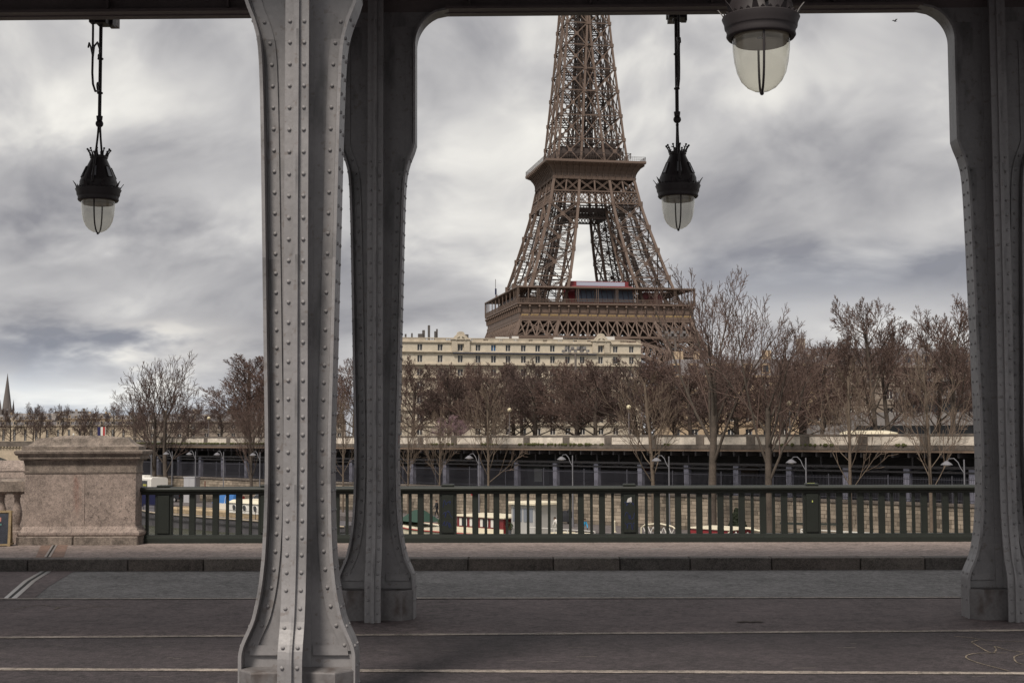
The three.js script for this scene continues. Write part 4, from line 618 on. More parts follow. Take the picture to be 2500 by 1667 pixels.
{ // covered railway station under the street
  const g = thing('covered_station', 'open sided railway station under the quay road with slim grey columns', 'station', B(0, 0, 0), TH);
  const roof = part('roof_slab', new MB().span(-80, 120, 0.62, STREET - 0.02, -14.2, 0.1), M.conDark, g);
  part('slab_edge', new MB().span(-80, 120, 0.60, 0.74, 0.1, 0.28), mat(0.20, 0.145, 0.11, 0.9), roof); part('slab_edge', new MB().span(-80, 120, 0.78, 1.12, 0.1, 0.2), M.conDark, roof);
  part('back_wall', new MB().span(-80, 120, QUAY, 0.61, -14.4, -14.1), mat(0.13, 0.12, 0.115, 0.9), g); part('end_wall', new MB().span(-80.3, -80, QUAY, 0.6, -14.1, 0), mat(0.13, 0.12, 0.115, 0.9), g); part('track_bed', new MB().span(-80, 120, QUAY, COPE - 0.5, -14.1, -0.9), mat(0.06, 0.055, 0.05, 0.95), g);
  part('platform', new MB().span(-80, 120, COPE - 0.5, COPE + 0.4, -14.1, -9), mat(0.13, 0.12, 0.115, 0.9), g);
  const colM = mat(0.27, 0.27, 0.34, 0.55); for (let u = -76.9; u < 70; u += 5.45) { part('column', new MB().box(u, (COPE + -0.55) / 2, -1.2, 0.52, COPE * -1 - 0.55, 0.4), colM, g); }
  const beam = mat(0.075, 0.07, 0.075, 0.7); part('platform_beam', new MB().span(-80, 120, -0.62, -0.42, -1.5, -0.9).span(-80, 120, -0.95, -0.82, -1.45, -0.95), beam, g);
  for (let u = -79; u < 70; u += 1.38) part('ceiling_rib', new MB().box(u, 0.42, -6.5, 0.16, 0.4, 13), beam, g);
  for (let u = -78; u < 70; u += 2.76) part('beam_bracket', new MB().bar([u, -0.85, -1.2], [u + 1.38, -0.5, -1.2], 0.07).bar([u + 2.76, -0.85, -1.2], [u + 1.38, -0.5, -1.2], 0.07).box(u, 0.05, -1.2, 0.12, 1.1, 0.12), beam, g);
  const r = rng(71), pc = [mat(0.10, 0.02, 0.02, 0.6), mat(0.10, 0.06, 0.035, 0.6), mat(0.05, 0.055, 0.08, 0.5), mat(0.16, 0.15, 0.16, 0.6)];
  for (let u = -70; u < 66; u += 4 + r() * 5) part('wall_poster', new MB().box(u, COPE + 1.6 + r() * 0.3, -13.95, 1.2 + r() * 1.6, 1.2 + r() * 0.6, 0.06), pc[Math.floor(r() * 4)], g);
  part('ticket_hut', new MB().box(-0.6, COPE + 1.3, -5, 3.2, 2.2, 2), mat(0.05, 0.055, 0.055, 0.6), g); part('hut_window', new MB().box(-0.5, COPE + 1.15, -3.97, 1.2, 1.3, 0.05), mat(0.42, 0.44, 0.42, 0.3), g);
}
{ // parapet of the street above: pale panels between piers
  const g = thing('street_parapet', 'long pale concrete parapet with darker piers, above the covered station', 'parapet', B(0, 0, 0), TH);
  part('cap', new MB().cbox(20, 1.93, -0.06, 200, 0.14, 0.30, 0.02), M.conDark, g); part('footing', new MB().span(-80, 120, STREET - 0.05, 1.16, -0.2, 0.095), M.conDark, g);
  const pv = [0.92, 1.0, 1.08].map((k, i) => mapped(mottle(256, 3.5, [0.60 * k, 0.54 * k, 0.47 * k], 0.35, 0.25, 0.12, 80 + i), 0.9));
  for (let i = -12; i < 12; i++) { const u = -3.3 + i * 5.4; part('panel', new MB().cbox(u + 2.7, 1.5, -0.03, 4.62, 0.72, 0.14, 0.015), pv[(i * 5 + 60) % 3], g); part('parapet_pier', new MB().cbox(u, 1.5, 0, 0.86, 0.715, 0.26, 0.015), M.conDark, g); }
  const moss = mat(0.07, 0.075, 0.025, 0.95), b = new MB(), r = rng(44); for (let i = 0; i < 900; i++) { const u = i < 450 ? -76 + r() * 46 : -20 + r() * 85, s = 0.05 + r() * 0.12; if (i >= 450 && fbm(u * 0.3, 1, 2, 4) < 0.52) continue; b.geo(new THREE.IcosahedronGeometry(s, 0), new THREE.Matrix4().makeTranslation(u, 1.12 + r() * 0.05, 0.15 + r() * 0.07)); } part('weeds', b, moss, g, 'stuff');
}

// ---------------------------------------------------------------- lamps of quay and street
{
  const pm = mat(0.17, 0.17, 0.19, 0.5);
  const proto = (label, u, v) => {
    const g = thing('quay_lamp', label, 'street lamp', B(u, v, QUAY), TH, 'tall lamps along the lower quay');
    part('pole', new MB().tube([[0, 0, 0], [0, 0.8, 0], [0, 0.82, 0], [0, 6.35, 0]], [0.11, 0.11, 0.075, 0.05], 8), pm, g);
    part('swan_neck', new MB().tube([[0, 5.4, 0], [-0.25, 5.75, 0.05], [-0.42, 6.15, 0.08], [-0.72, 6.42, 0.1], [-1.08, 6.4, 0.12], [-1.25, 6.2, 0.13]], 0.03, 6), pm, g);
    const hd = part('lamp_head', new MB().lathe([[0.02, 6.24], [0.12, 6.22], [0.3, 6.08], [0.42, 5.98], [0.42, 5.95], [0.3, 5.95]], -1.27, 0, 0.13, 16), pm, g); part('diffuser', new MB().lathe([[0.3, 5.955], [0.2, 5.9], [0.02, 5.88]], -1.27, 0, 0.13, 14), mat(0.6, 0.6, 0.58, 0.3), hd); return g;
  };
  const a = proto('thin grey quay lamp rising just right of the granite pedestal, first of its row', -64.0, 4);
  const list = [[-58.7, 'second quay lamp from the granite pedestal, right of the twin trees'], [-53.0, 'quay lamp rising behind the pale grey cabinet'], [-46.5, 'fourth quay lamp from the granite pedestal, between cabinet and nearest column'], [-38.6, 'quay lamp partly hidden by the left edge of the nearest column'], [-0.4, 'leftmost of the five swan neck quay lamps right of the dark column'], [12.25, 'swan neck quay lamp above the person in white on the houseboat'], [23.6, 'swan neck quay lamp beside the slender pale tree below the tower\'s right foot'], [37.4, 'swan neck quay lamp just right of the second stout tree trunk'], [50.7, 'last swan neck quay lamp beside the rightmost column']];
  for (const [u, l] of list) copy(a, B(u, 4, QUAY), TH, l);
  const gm = mat(0.60, 0.53, 0.36, 0.35);
  const gl = thing('globe_lamp', 'globe street lamp right of centre among the bare street trees', 'street lamp', B(-1.5, -1, STREET), TH, 'globe lamps behind the parapet');
  part('post', new MB().tube([[0, 0, 0], [0, 0.5, 0], [0, 0.52, 0], [0, 3.4, 0]], [0.1, 0.1, 0.06, 0.05], 8), mat(0.16, 0.14, 0.14, 0.6), gl); part('collar', new MB().cyl(0, 3.4, 0, 0.08, 0.13, 0.1, 12), mat(0.16, 0.14, 0.14, 0.6), gl); part('globe', new MB().sphere(0, 3.65, 0, 0.225, 20, 14), gm, gl);
  gl.userData.label = 'globe street lamp nearest the picture\'s middle, below the long cream building';
  copy(gl, B(-58.4, -1, STREET - 0.15), TH, 'globe street lamp left of the nearest column, beside the broad brown tree'); copy(gl, B(14.5, -1, STREET), TH, 'globe street lamp below the tower, left of the slender pale quay tree'); copy(gl, B(32.3, -1, STREET), TH, 'globe street lamp farthest right, beside the tan house');
  const mast = (label, x, z, y0, h) => { const g = thing('floodlight_mast', label, 'light mast', [x, y0, z]); part('mast', new MB().tube([[0, 0, 0], [0, h, 0]], [0.28, 0.2], 8), mat(0.14, 0.12, 0.11, 0.7), g); part('cross_arm', new MB().box(0, h, 0, 4.5, 0.25, 0.3).box(0.4, h + 0.7, 0, 3, 0.2, 0.25), mat(0.14, 0.12, 0.11, 0.7), g); const r = rng(h * 10 | 0); for (let i = 0; i < 9; i++) part('floodlight', new MB().box(-2.2 + i * 0.55, h + 0.45 + (i % 2) * 0.55, 0.1 * (i % 3), 0.5, 0.45, 0.5, r() * 2), mat(0.2, 0.19, 0.19, 0.5), g); };
  mast('floodlight mast standing in front of the cream building', 7.0, -260, STREET, 16); mast('tall floodlight mast in front of the tower\'s right foot', 26.1, -270, STREET, 19.5);
}

// ================================================================== BUILDINGS
// wall sheet with real openings: rows = [y0, y1, [[x0, x1], ...]]
function openWall(x0, x1, y0, y1, rows, depth = 0.45) {
  const b = new MB(); let y = y0; for (const [a, c, list] of rows) { if (a > y) b.span(x0, x1, y, a, -depth, 0); let x = x0; for (const [p, q] of list) { if (p > x) b.span(x, p, a, c, -depth, 0); x = q; } if (x < x1) b.span(x, x1, a, c, -depth, 0); y = c; } if (y < y1) b.span(x0, x1, y, y1, -depth, 0); return b;
}
function windowParts(g, x0, x1, y0, y1, glassM, z = -0.28, bars = 1) {
  const w = part('window', new MB().span(x0, x1, y0, y1, z - 0.04, z), glassM, g), f = 0.07, b = new MB();
  b.span(x0, x0 + f, y0, y1, z, z + 0.05).span(x1 - f, x1, y0, y1, z, z + 0.05).span(x0 + f, x1 - f, y1 - f, y1, z, z + 0.05).span(x0 + f, x1 - f, y0, y0 + f, z, z + 0.05); if (bars) b.span((x0 + x1) / 2 - 0.07, (x0 + x1) / 2 + 0.07, y0 + f, y1 - f, z, z + 0.06);
  part('window_frame', b, M.frame, w); return w;
}
{ // long cream apartment building
  const W = 58.6, g = thing('cream_apartment_building', 'long cream stone apartment building with ornate dormers below the tower', 'building', [-33.2, STREET - 0.2, -309.7], -14.6 * D2R + 29.2 * D2R);
  const us = [7.9, 12.4, 16.9, 20.9, 24.4, 27.7, 31.2, 34.5, 37.9, 41.4, 44.8, 49.1, 52.6, 56.4];
  g.position.set(-33.2, STREET - 0.2, -309.7); g.rotation.y = 14.6 * D2R;
  const Y = y => y - STREET + 0.2;
  const rows = [[2.2, 3.7], [4.9, 6.8], [9.1, 10.9], [12.2, 14.0], [15.2, 16.7], [18.1, 19.7], [20.65, 22.1]].map(([a, c]) => [Y(a), Y(c)]);
  const all = [3.4, ...us]; const open = (hw) => all.map(x => [x - hw, x + hw]);
  M.creamStone = mapped(mottle(512, 6, [0.49, 0.43, 0.345], 0.18, 0.15, 0.08, 95), 0.9); M.creamPlain = mapped(mottle(512, 6, [0.55, 0.495, 0.405], 0.15, 0.12, 0.06, 96), 0.9);
  part('lower_wall', openWall(0, W, 0, Y(17.6), rows.slice(0, 5).map(([a, c]) => [a, c, open(0.62)])), M.creamStone, g);
  part('upper_wall', openWall(0, W, Y(17.6), Y(22.5), rows.slice(5).map(([a, c]) => [a, c, open(0.56)])), M.creamPlain, g);
  part('rear_mass', new MB().span(0.3, W - 0.3, 0, Y(22.4), -14, -0.6), M.creamStone, g);
  const led = (y, h, d, x0 = -0.3, x1 = W + 0.3) => part('cornice', new MB().span(x0, x1, Y(y), Y(y) + h, 0.003, d), M.creamStone, g);
  led(22.45, 0.22, 0.35); led(20.3, 0.16, 0.5); led(17.5, 0.3, 0.7); led(17.0, 0.14, 0.3); led(14.6, 0.2, 0.4); led(11.5, 0.2, 0.5); led(7.6, 0.3, 0.5); led(4.2, 0.2, 0.3);
  part('awning_band', new MB().span(15.2, 48, Y(20.05), Y(20.3), 0.02, 0.62), mat(0.03, 0.035, 0.06, 0.8), g);
  const blue = mat(0.03, 0.10, 0.22, 0.3);
  rows.forEach(([a, c], ri) => all.forEach((x, i) => { const hw = ri < 5 ? 0.62 : 0.56; windowParts(g, x - hw, x + hw, a, c, ri === 6 && i === 5 ? blue : M.glass); if (ri === 5) { const s = new MB(); for (let k = 0; k < 8; k++) { const t0 = k / 8 * Math.PI, t1 = (k + 1) / 8 * Math.PI; s.bar([x - 1.15 * Math.cos(t0), c + 0.18 + 0.42 * Math.sin(t0), 0.12], [x - 1.15 * Math.cos(t1), c + 0.18 + 0.42 * Math.sin(t1), 0.12], 0.16, 0.22, [0, 0, 1]); } part('window_hood', s, M.creamStone, g); part('balcony', new MB().span(x - 1.0, x + 1.0, a - 0.62, a - 0.5, 0.02, 0.4).span(x - 1, x + 1, a - 0.12, a - 0.05, 0.3, 0.38), M.creamStone, g); } if (ri === 1) part('balcony', new MB().span(x - 0.85, x + 0.85, a - 0.5, a - 0.06, 0.02, 0.22), M.creamStone, g); }));
  // roof parapet with balustraded sections
  const par = new MB(), bal = new MB(); let xx = 0; par.span(0, W, Y(22.68), Y(22.95), -0.4, 0); par.span(0, W, Y(23.35), Y(23.52), -0.45, 0.06);
  for (let i = 0; i < us.length - 1; i++) { const m = us[i] + 1.2, e = us[i + 1] - 1.2; for (let x = m; x < e; x += 0.32) bal.span(x, x + 0.14, Y(22.95), Y(23.35), -0.3, -0.12); par.span(us[i] - 1.2, us[i] + 1.2, Y(22.95), Y(23.35), -0.4, -0.003); } par.span(0, us[0] - 1.2, Y(22.95), Y(23.35), -0.4, -0.003); par.span(us[us.length - 1] + 1.2, W, Y(22.95), Y(23.35), -0.4, -0.003);
  part('roof_parapet', par, M.creamStone, g); part('parapet_balusters', bal, M.creamStone, g, 'stuff');
  for (const x of [us[2], us[11]]) { // ornate dormers
    const d = sub('ornate_dormer', g); part('surround', new MB().span(x - 2.0, x - 0.75, Y(20.5), Y(23.1), 0.05, 0.55).span(x + 0.75, x + 2.0, Y(20.5), Y(23.1), 0.05, 0.55).span(x - 0.75, x + 0.75, Y(22.2), Y(23.1), 0.05, 0.5).span(x - 2.3, x + 2.3, Y(23.1), Y(23.35), 0.05, 0.75), M.creamStone, d);
    const sh = new THREE.Shape(); sh.moveTo(-1.6, 0); sh.lineTo(1.6, 0); sh.bezierCurveTo(1.5, 0.5, 1.0, 0.75, 0.85, 0.9); sh.lineTo(0.8, 1.15); sh.absellipse(0, 1.15, 0.8, 0.4, 0, Math.PI, false); sh.lineTo(-0.85, 0.9); sh.bezierCurveTo(-1.0, 0.75, -1.5, 0.5, -1.6, 0);
    part('pediment', new MB().geo(new THREE.ExtrudeGeometry(sh, { depth: 0.5, bevelEnabled: false, curveSegments: 8 }), new THREE.Matrix4().makeTranslation(x, Y(23.35), 0.05)), M.creamStone, d);
    const ar = new MB(); for (let k = 0; k < 10; k++) { const t0 = k / 10 * Math.PI, t1 = (k + 1) / 10 * Math.PI; ar.bar([x - 1.1 * Math.cos(t0), Y(23.0) + 0.9 * Math.sin(t0), 0.62], [x - 1.1 * Math.cos(t1), Y(23.0) + 0.9 * Math.sin(t1), 0.62], 0.2, 0.3, [0, 0, 1]); } part('arch_moulding', ar, M.creamPlain, d); part('keystone', new MB().box(x, Y(23.5), 0.66, 0.5, 0.6, 0.2), M.creamPlain, d);
  }
  const flue = mat(0.10, 0.09, 0.085, 0.8); for (const [x, h, w] of [[9.2, 1.8, 0.5], [10.4, 2.9, 0.4], [8.6, 1, 1.2], [11.8, 1.6, 0.3], [12.2, 2.1, 0.25], [5.2, 0.9, 0.3], [6.6, 1.1, 0.25], [18.9, 1.0, 0.7], [30, 0.7, 1.4], [40, 0.6, 2], [52, 0.9, 2.4], [50, 0.6, 1.2], [27, 0.5, 3]]) part('chimney', new MB().span(x - w / 2, x + w / 2, Y(22.4), Y(23.5) + h, -3.2, -2.4), x > 25 ? M.white : flue, g);
  part('roof', new MB().span(0.3, W - 0.3, Y(22.45), Y(22.75), -14, -0.5), M.zinc, g);
}
function mansard(name, label, pos, turn, w, d, hWall, hRoof, cols, rows, wallM, seed) {
  const g = thing(name, label, 'building', pos, turn), fh = hWall / rows, hw = 0.55, r = rng(seed), xs = range(0, w, cols).slice(0, -1).map(x => x + w / cols / 2);
  const R = Array.from({ length: rows }, (_, k) => k).map(k => [k * fh + fh * 0.28, k * fh + fh * 0.82, xs.map(x => [x - hw, x + hw])]);
  part('wall', openWall(0, w, 0, hWall, R), wallM, g); part('rear_mass', new MB().span(0.1, w - 0.1, 0, hWall - 0.05, -d, -0.6), wallM, g);
  for (const [a, c, l] of R) for (const [p, q] of l) windowParts(g, p, q, a, c, M.glass);
  part('cornice', new MB().span(-0.3, w + 0.3, hWall, hWall + 0.35, -d - 0.3, 0.45), wallM, g); for (let k = 1; k < rows; k++) part('string_course', new MB().span(0, w, k * fh, k * fh + 0.15, 0.003, 0.15), wallM, g);
  const y = hWall + 0.35, roof = part('roof', new MB().hexa([[0, y, 0], [w, y, 0], [w, y, -d], [0, y, -d], [1.2, y + hRoof, -1.6], [w - 1.2, y + hRoof, -1.6], [w - 1.2, y + hRoof, -d + 1.6], [1.2, y + hRoof, -d + 1.6]]), M.zinc, g);
  for (const x of xs) if (hRoof > 1.5) { part('dormer', new MB().span(x - 0.7, x + 0.7, y + 0.3, y + 1.9, -1.6, -0.1), wallM, roof); part('dormer_pane', new MB().span(x - 0.45, x + 0.45, y + 0.5, y + 1.6, -0.1, -0.07), M.glass, roof); }
  for (let k = 0; k < cols / 3; k++) { const x = r() * (w - 2) + 1, h = 0.8 + r() * 1.2; part('chimney', new MB().span(x - 0.7, x + 0.7, y + hRoof - 0.3, y + hRoof + h, -d / 2 - 0.4, -d / 2 + 0.4), wallM, roof); } return g;
}
M.tan = mapped(mottle(512, 6, [0.42, 0.32, 0.22], 0.2, 0.15, 0.1, 97), 0.9); M.greyWall = mapped(mottle(512, 6, [0.24, 0.20, 0.165], 0.25, 0.2, 0.1, 98), 0.9);
mansard('tan_house', 'tan stone house with dark roof behind the two stout quay trees', [20.5, STREET, -226], 0.10, 26, 12, 10.2, 2.6, 9, 4, M.tan, 5);
mansard('grey_house', 'tall grey brown house with mansard roof behind the rightmost bare trees', [44, STREET, -238], 0.05, 42, 12, 12.2, 3.0, 13, 4, M.greyWall, 6);
{ // low modern concrete block
  const g = thing('concrete_block', 'low modern grey concrete block with dark horizontal window bands behind the right trees', 'building', [45.5, STREET, -206], -0.04);
  const c = mapped(mottle(512, 6, [0.20, 0.185, 0.18], 0.25, 0.2, 0.1, 99), 0.9);
  part('wall', new MB().span(0, 30, 2.4, 4.3, -12, 0).span(8, 30, 6.2, 7.4, -12, 0.4), c, g); part('window_band', new MB().span(0.3, 30, 0, 2.4, -12, -1.2).span(8, 30, 4.3, 6.2, -12, -0.8), M.glass, g); part('upper_slab', new MB().span(14, 30, 7.4, 8.6, -12, -1.5).span(10, 30, 8.6, 8.8, -12, 0.2), c, g); part('end_wall', new MB().span(-6, 0, 0, 2.6, -10, 0.2), c, g);
  for (let x = 1; x < 30; x += 3.2) part('mullion', new MB().span(x, x + 0.15, 0, 2.4, -1.2, -1.0), M.frame, g);
}
// distant buildings beyond the trees: left bank skyline
mansard('low_house', 'pale low house glimpsed behind the left trees, above the parapet end', [-118, STREET, -430], 0.15, 60, 14, 5.6, 2.2, 15, 2, M.greyWall, 15);
mansard('museum_wing', 'long tan building with tall dark windows behind the far row of bare trees', [-268, STREET - 3, -655], 0.03, 120, 20, 9.5, 1.6, 24, 1, M.stone, 16);
{ const r = rng(31), mats = [M.tan, M.stone, M.greyWall];
  const L = [[-345, 16, 40, 'pale block with dark roof under the church spire'], [-322, 17.5, 26, 'low roofed block just right of the church spire'], [-312, 19.5, 22, 'stepped brownish block on the skyline above the pedestal\'s cap'], [-294, 15.8, 24, 'flat roofed block with ribbon windows on the left skyline'], [-276, 16.5, 26, 'long dark roofed block behind the pale small tree'], [-250, 15.5, 40, 'skyline block between the pale small tree and the twin trees'], [-212, 15, 50, 'skyline block right of the twin trees']];
  L.forEach(([x, h, w, l], i) => mansard('skyline_block', l, [x, STREET, -890 - (i % 3) * 14], 0.02, w, 14, h - 3 - r() * 1.5, 1.2 + r() * 2.2, Math.round(w / 4), 3, mats[i % 3], 40 + i));
}
{ // church spire
  const g = thing('church_spire', 'slender grey church spire at the left edge of the skyline', 'church spire', [-335.1, STREET, -900]); const s = mat(0.13, 0.115, 0.11, 0.9);
  part('tower', new MB().box(0, 9.5, 0, 7, 19, 7), s, g); part('spire', new MB().geo(new THREE.ConeGeometry(3.1, 23, 8), new THREE.Matrix4().makeTranslation(0, 30.7, 0)), s, g);
  for (const [x, z] of [[-3, 3], [3, 3], [3, -3], [-3, -3]]) part('pinnacle', new MB().geo(new THREE.ConeGeometry(0.8, 7, 6), new THREE.Matrix4().makeTranslation(x, 22, z)), s, g); for (const x of [-1.3, 1.3]) part('belfry_opening', new MB().box(x, 16.5, 3.52, 1.2, 3.4, 0.06), M.black, g); part('nave', new MB().hexa([[3.5, 0, 4], [32, 0, 4], [32, 0, -4], [3.5, 0, -4], [3.5, 12, 4], [32, 12, 4], [32, 12, -4], [3.5, 12, -4]]).hexa([[3.5, 12, 4.5], [32, 12, 4.5], [32, 12, -4.5], [3.5, 12, -4.5], [3.5, 16.5, 0.1], [32, 16.5, 0.1], [32, 16.5, -0.1], [3.5, 16.5, -0.1]]), mat(0.22, 0.2, 0.19, 0.9), g);
}
{ // stone road bridge upstream
  const g = thing('stone_bridge', 'distant stone arch bridge with dark balustrade, left of the pedestal', 'bridge', [-118, 0, -420], 0.06);
  const s = new THREE.Shape(); s.moveTo(-170, WATER - 1); s.lineTo(-170, -0.6); s.lineTo(4, -0.6); s.lineTo(4, WATER - 1); for (let k = 0; k < 5; k++) { const x = -2 - k * 33; s.lineTo(x, WATER - 1); s.lineTo(x, WATER + 1); s.absellipse(x - 14.5, WATER + 1, 14.5, 4.6, 0, Math.PI, false); s.lineTo(x - 29, WATER - 1); }
  part('arches', new MB().geo(new THREE.ExtrudeGeometry(s, { depth: 14, bevelEnabled: false, curveSegments: 10 }), new THREE.Matrix4().makeTranslation(0, 0, -14)), M.stone, g);
  part('cornice', new MB().span(-170, 4, -0.6, -0.2, -14.2, 0.4), M.conDark, g); part('balustrade', new MB().span(-170, 4, -0.2, 0.95, -0.3, 0), M.conDark, g); const d = new MB(); for (let x = -169; x < 4; x += 0.9) d.box(x, -0.75, 0.3, 0.4, 0.3, 0.4); part('dentils', d, M.stone, g, 'stuff');
}
{ // white arched footbridge
  const g = thing('arched_footbridge', 'white steel arched footbridge seen far off above the pedestal', 'footbridge', [-232.4, 0, -797]); const w = mat(0.5, 0.52, 0.53, 0.5), A = (t, o) => [mix(-18, 18, t), 1.6 + (4.4 - o) * 4 * t * (1 - t), 0];
  for (const z of [-3, 3]) { const b = new MB(); for (let i = 0; i < 24; i++) { const p = A(i / 24, 0), q = A((i + 1) / 24, 0), e = A(i / 24, 1.3), f = A((i + 1) / 24, 1.3); for (const v of [p, q, e, f]) v[2] = z; b.bar(p, q, 0.35); b.bar(e, f, 0.3); b.bar(i % 2 ? p : e, i % 2 ? f : q, 0.22); } part('arch_truss', b, w, g); }
  for (let x = -12; x <= 12; x += 4) part('hanger', new MB().bar([x, 0, 3], [x, 5, 3], 0.3), w, g); part('footway', new MB().span(-40, 40, 0, 0.5, -3.5, 3.5), M.conDark, g);
}
{ // flag banner near the river
  const g = thing('flag_banner', 'tall blue white and red flag banner above the left end of the pedestal', 'flag', [-74.8, QUAY, -245], 0.2); const h = 8;
  part('pole', new MB().bar([0.62, 0, 0], [0.62, 10, 0], 0.09), M.frame, g); part('blue_band', new MB().box(-0.4, 8.6, 0, 0.55, 2.6, 0.03), mat(0.02, 0.02, 0.09, 0.8), g); part('white_band', new MB().box(0.05, 8.6, 0.01, 0.4, 2.6, 0.03), M.white, g); part('red_band', new MB().box(0.42, 8.6, 0.02, 0.38, 2.6, 0.03), mat(0.4, 0.03, 0.03, 0.8), g);
}
{ const g = thing('white_pole', 'thin white pole at the left edge in front of the stone bridge', 'pole', [-27.3, WATER, -84]); part('shaft', new MB().tube([[0, 0, 0], [0, 10.1, 0]], [0.06, 0.045], 6), M.white, g); part('cap', new MB().sphere(0, 10.12, 0, 0.06, 8, 6), M.white, g); }

// ================================================================== BARE WINTER TREES
function rot(d, ang, az) { // turn direction d by ang about a random perpendicular
  const a = Math.abs(d[1]) < 0.95 ? [0, 1, 0] : [1, 0, 0]; let s = [d[1] * a[2] - d[2] * a[1], d[2] * a[0] - d[0] * a[2], d[0] * a[1] - d[1] * a[0]]; const l = Math.hypot(...s); s = s.map(v => v / l);
  const u = [s[1] * d[2] - s[2] * d[1], s[2] * d[0] - s[0] * d[2], s[0] * d[1] - s[1] * d[0]], c = Math.cos(ang), q = Math.sin(ang), ca = Math.cos(az), sa = Math.sin(az);
  return [d[0] * c + (s[0] * ca + u[0] * sa) * q, d[1] * c + (s[1] * ca + u[1] * sa) * q, d[2] * c + (s[2] * ca + u[2] * sa) * q];
}
// grows a unit tree: height 1, crown radius about 1 across; returns trunk and twig geometry builders
function growTree(seed, o) {
  const r = rng(seed), segs = [];
  const branch = (p, d, L, R, lev) => {
    const n = lev === 0 ? 6 : lev < 3 ? 4 : 2, pts = [p], rad = [R]; let dir = d, q = p;
    for (let i = 1; i <= n; i++) { const w = o.wiggle * (lev ? 1 : 0.35); dir = [dir[0] + (r() - 0.5) * w, dir[1] + (r() - 0.5) * w + o.up * (lev ? 1 : 0), dir[2] + (r() - 0.5) * w]; const l = Math.hypot(...dir); dir = dir.map(v => v / l); q = [q[0] + dir[0] * L / n, q[1] + dir[1] * L / n, q[2] + dir[2] * L / n]; pts.push(q); rad.push(R * (1 - (lev === 0 ? 0.45 : 0.65) * i / n)); }
    segs.push([pts, rad, lev]);
    if (lev >= o.levels) return;
    const k = Math.round(o.kids[lev] * (0.8 + r() * 0.4)), t0 = lev === 0 ? o.clear : 0.22; let az = r() * 6.28;
    for (let c = 0; c < k; c++) {
      const t = t0 + (1 - t0) * (c + 0.3 + r() * 0.6) / k, f = Math.min(t, 0.999) * n, i = Math.floor(f), e = f - i, P = [0, 1, 2].map(j => pts[i][j] + (pts[i + 1][j] - pts[i][j]) * e), dd = [0, 1, 2].map(j => pts[i + 1][j] - pts[i][j]), dl = Math.hypot(...dd);
      az += 2.4 + (r() - 0.5) * 0.9; const ang = (o.angle[lev] || o.angle[o.angle.length - 1]) * (0.75 + r() * 0.5), rr = (rad[i] + (rad[i + 1] - rad[i]) * e);
      const len = L * o.ratio[lev] * (lev === 0 ? o.shape((t - t0) / (1 - t0)) : 1.15 - 0.55 * t) * (0.8 + r() * 0.4);
      branch(P, rot(dd.map(v => v / dl), ang, az), len, Math.max(rr * (lev === 0 ? o.thin : 0.6), o.minR), lev + 1);
    }
  };
  branch([0, 0, 0], [o.lean || 0, 1, (o.lean || 0) * 0.4], o.trunk, o.r0, 0);
  let H = 0, Wd = []; for (const [p] of segs) for (const v of p) { H = Math.max(H, v[1]); Wd.push(Math.hypot(v[0], v[2])); } Wd.sort((a, b) => a - b); const W = Wd[Math.floor(Wd.length * 0.985)];
  const A = new MB(), T = new MB(); for (const [p, rad, lev] of segs) { const P = p.map(v => [v[0] / W * o.W, v[1] / H * o.H, v[2] / W * o.W]); (lev < 2 ? A : T).tube(P, rad.map(x => Math.max(x, o.minR) ), lev === 0 ? 8 : lev < 3 ? 5 : 3, false); }
  return [A.build(), T.build()];
}
M.bark = mapped(mottle(512, 1.5, [0.085, 0.068, 0.056], 0.4, 0.35, 0.25, 110), 0.95); M.twig = mat(0.120, 0.080, 0.068, 0.95); M.twigDark = mat(0.096, 0.064, 0.056, 0.95);
M.barkPale = mapped(mottle(512, 1.5, [0.155, 0.12, 0.092], 0.4, 0.3, 0.2, 111), 0.95); M.twigPale = mat(0.16, 0.118, 0.09, 0.95); M.twigRed = mat(0.13, 0.082, 0.068, 0.95); M.blossom = mat(0.30, 0.20, 0.22, 0.95);
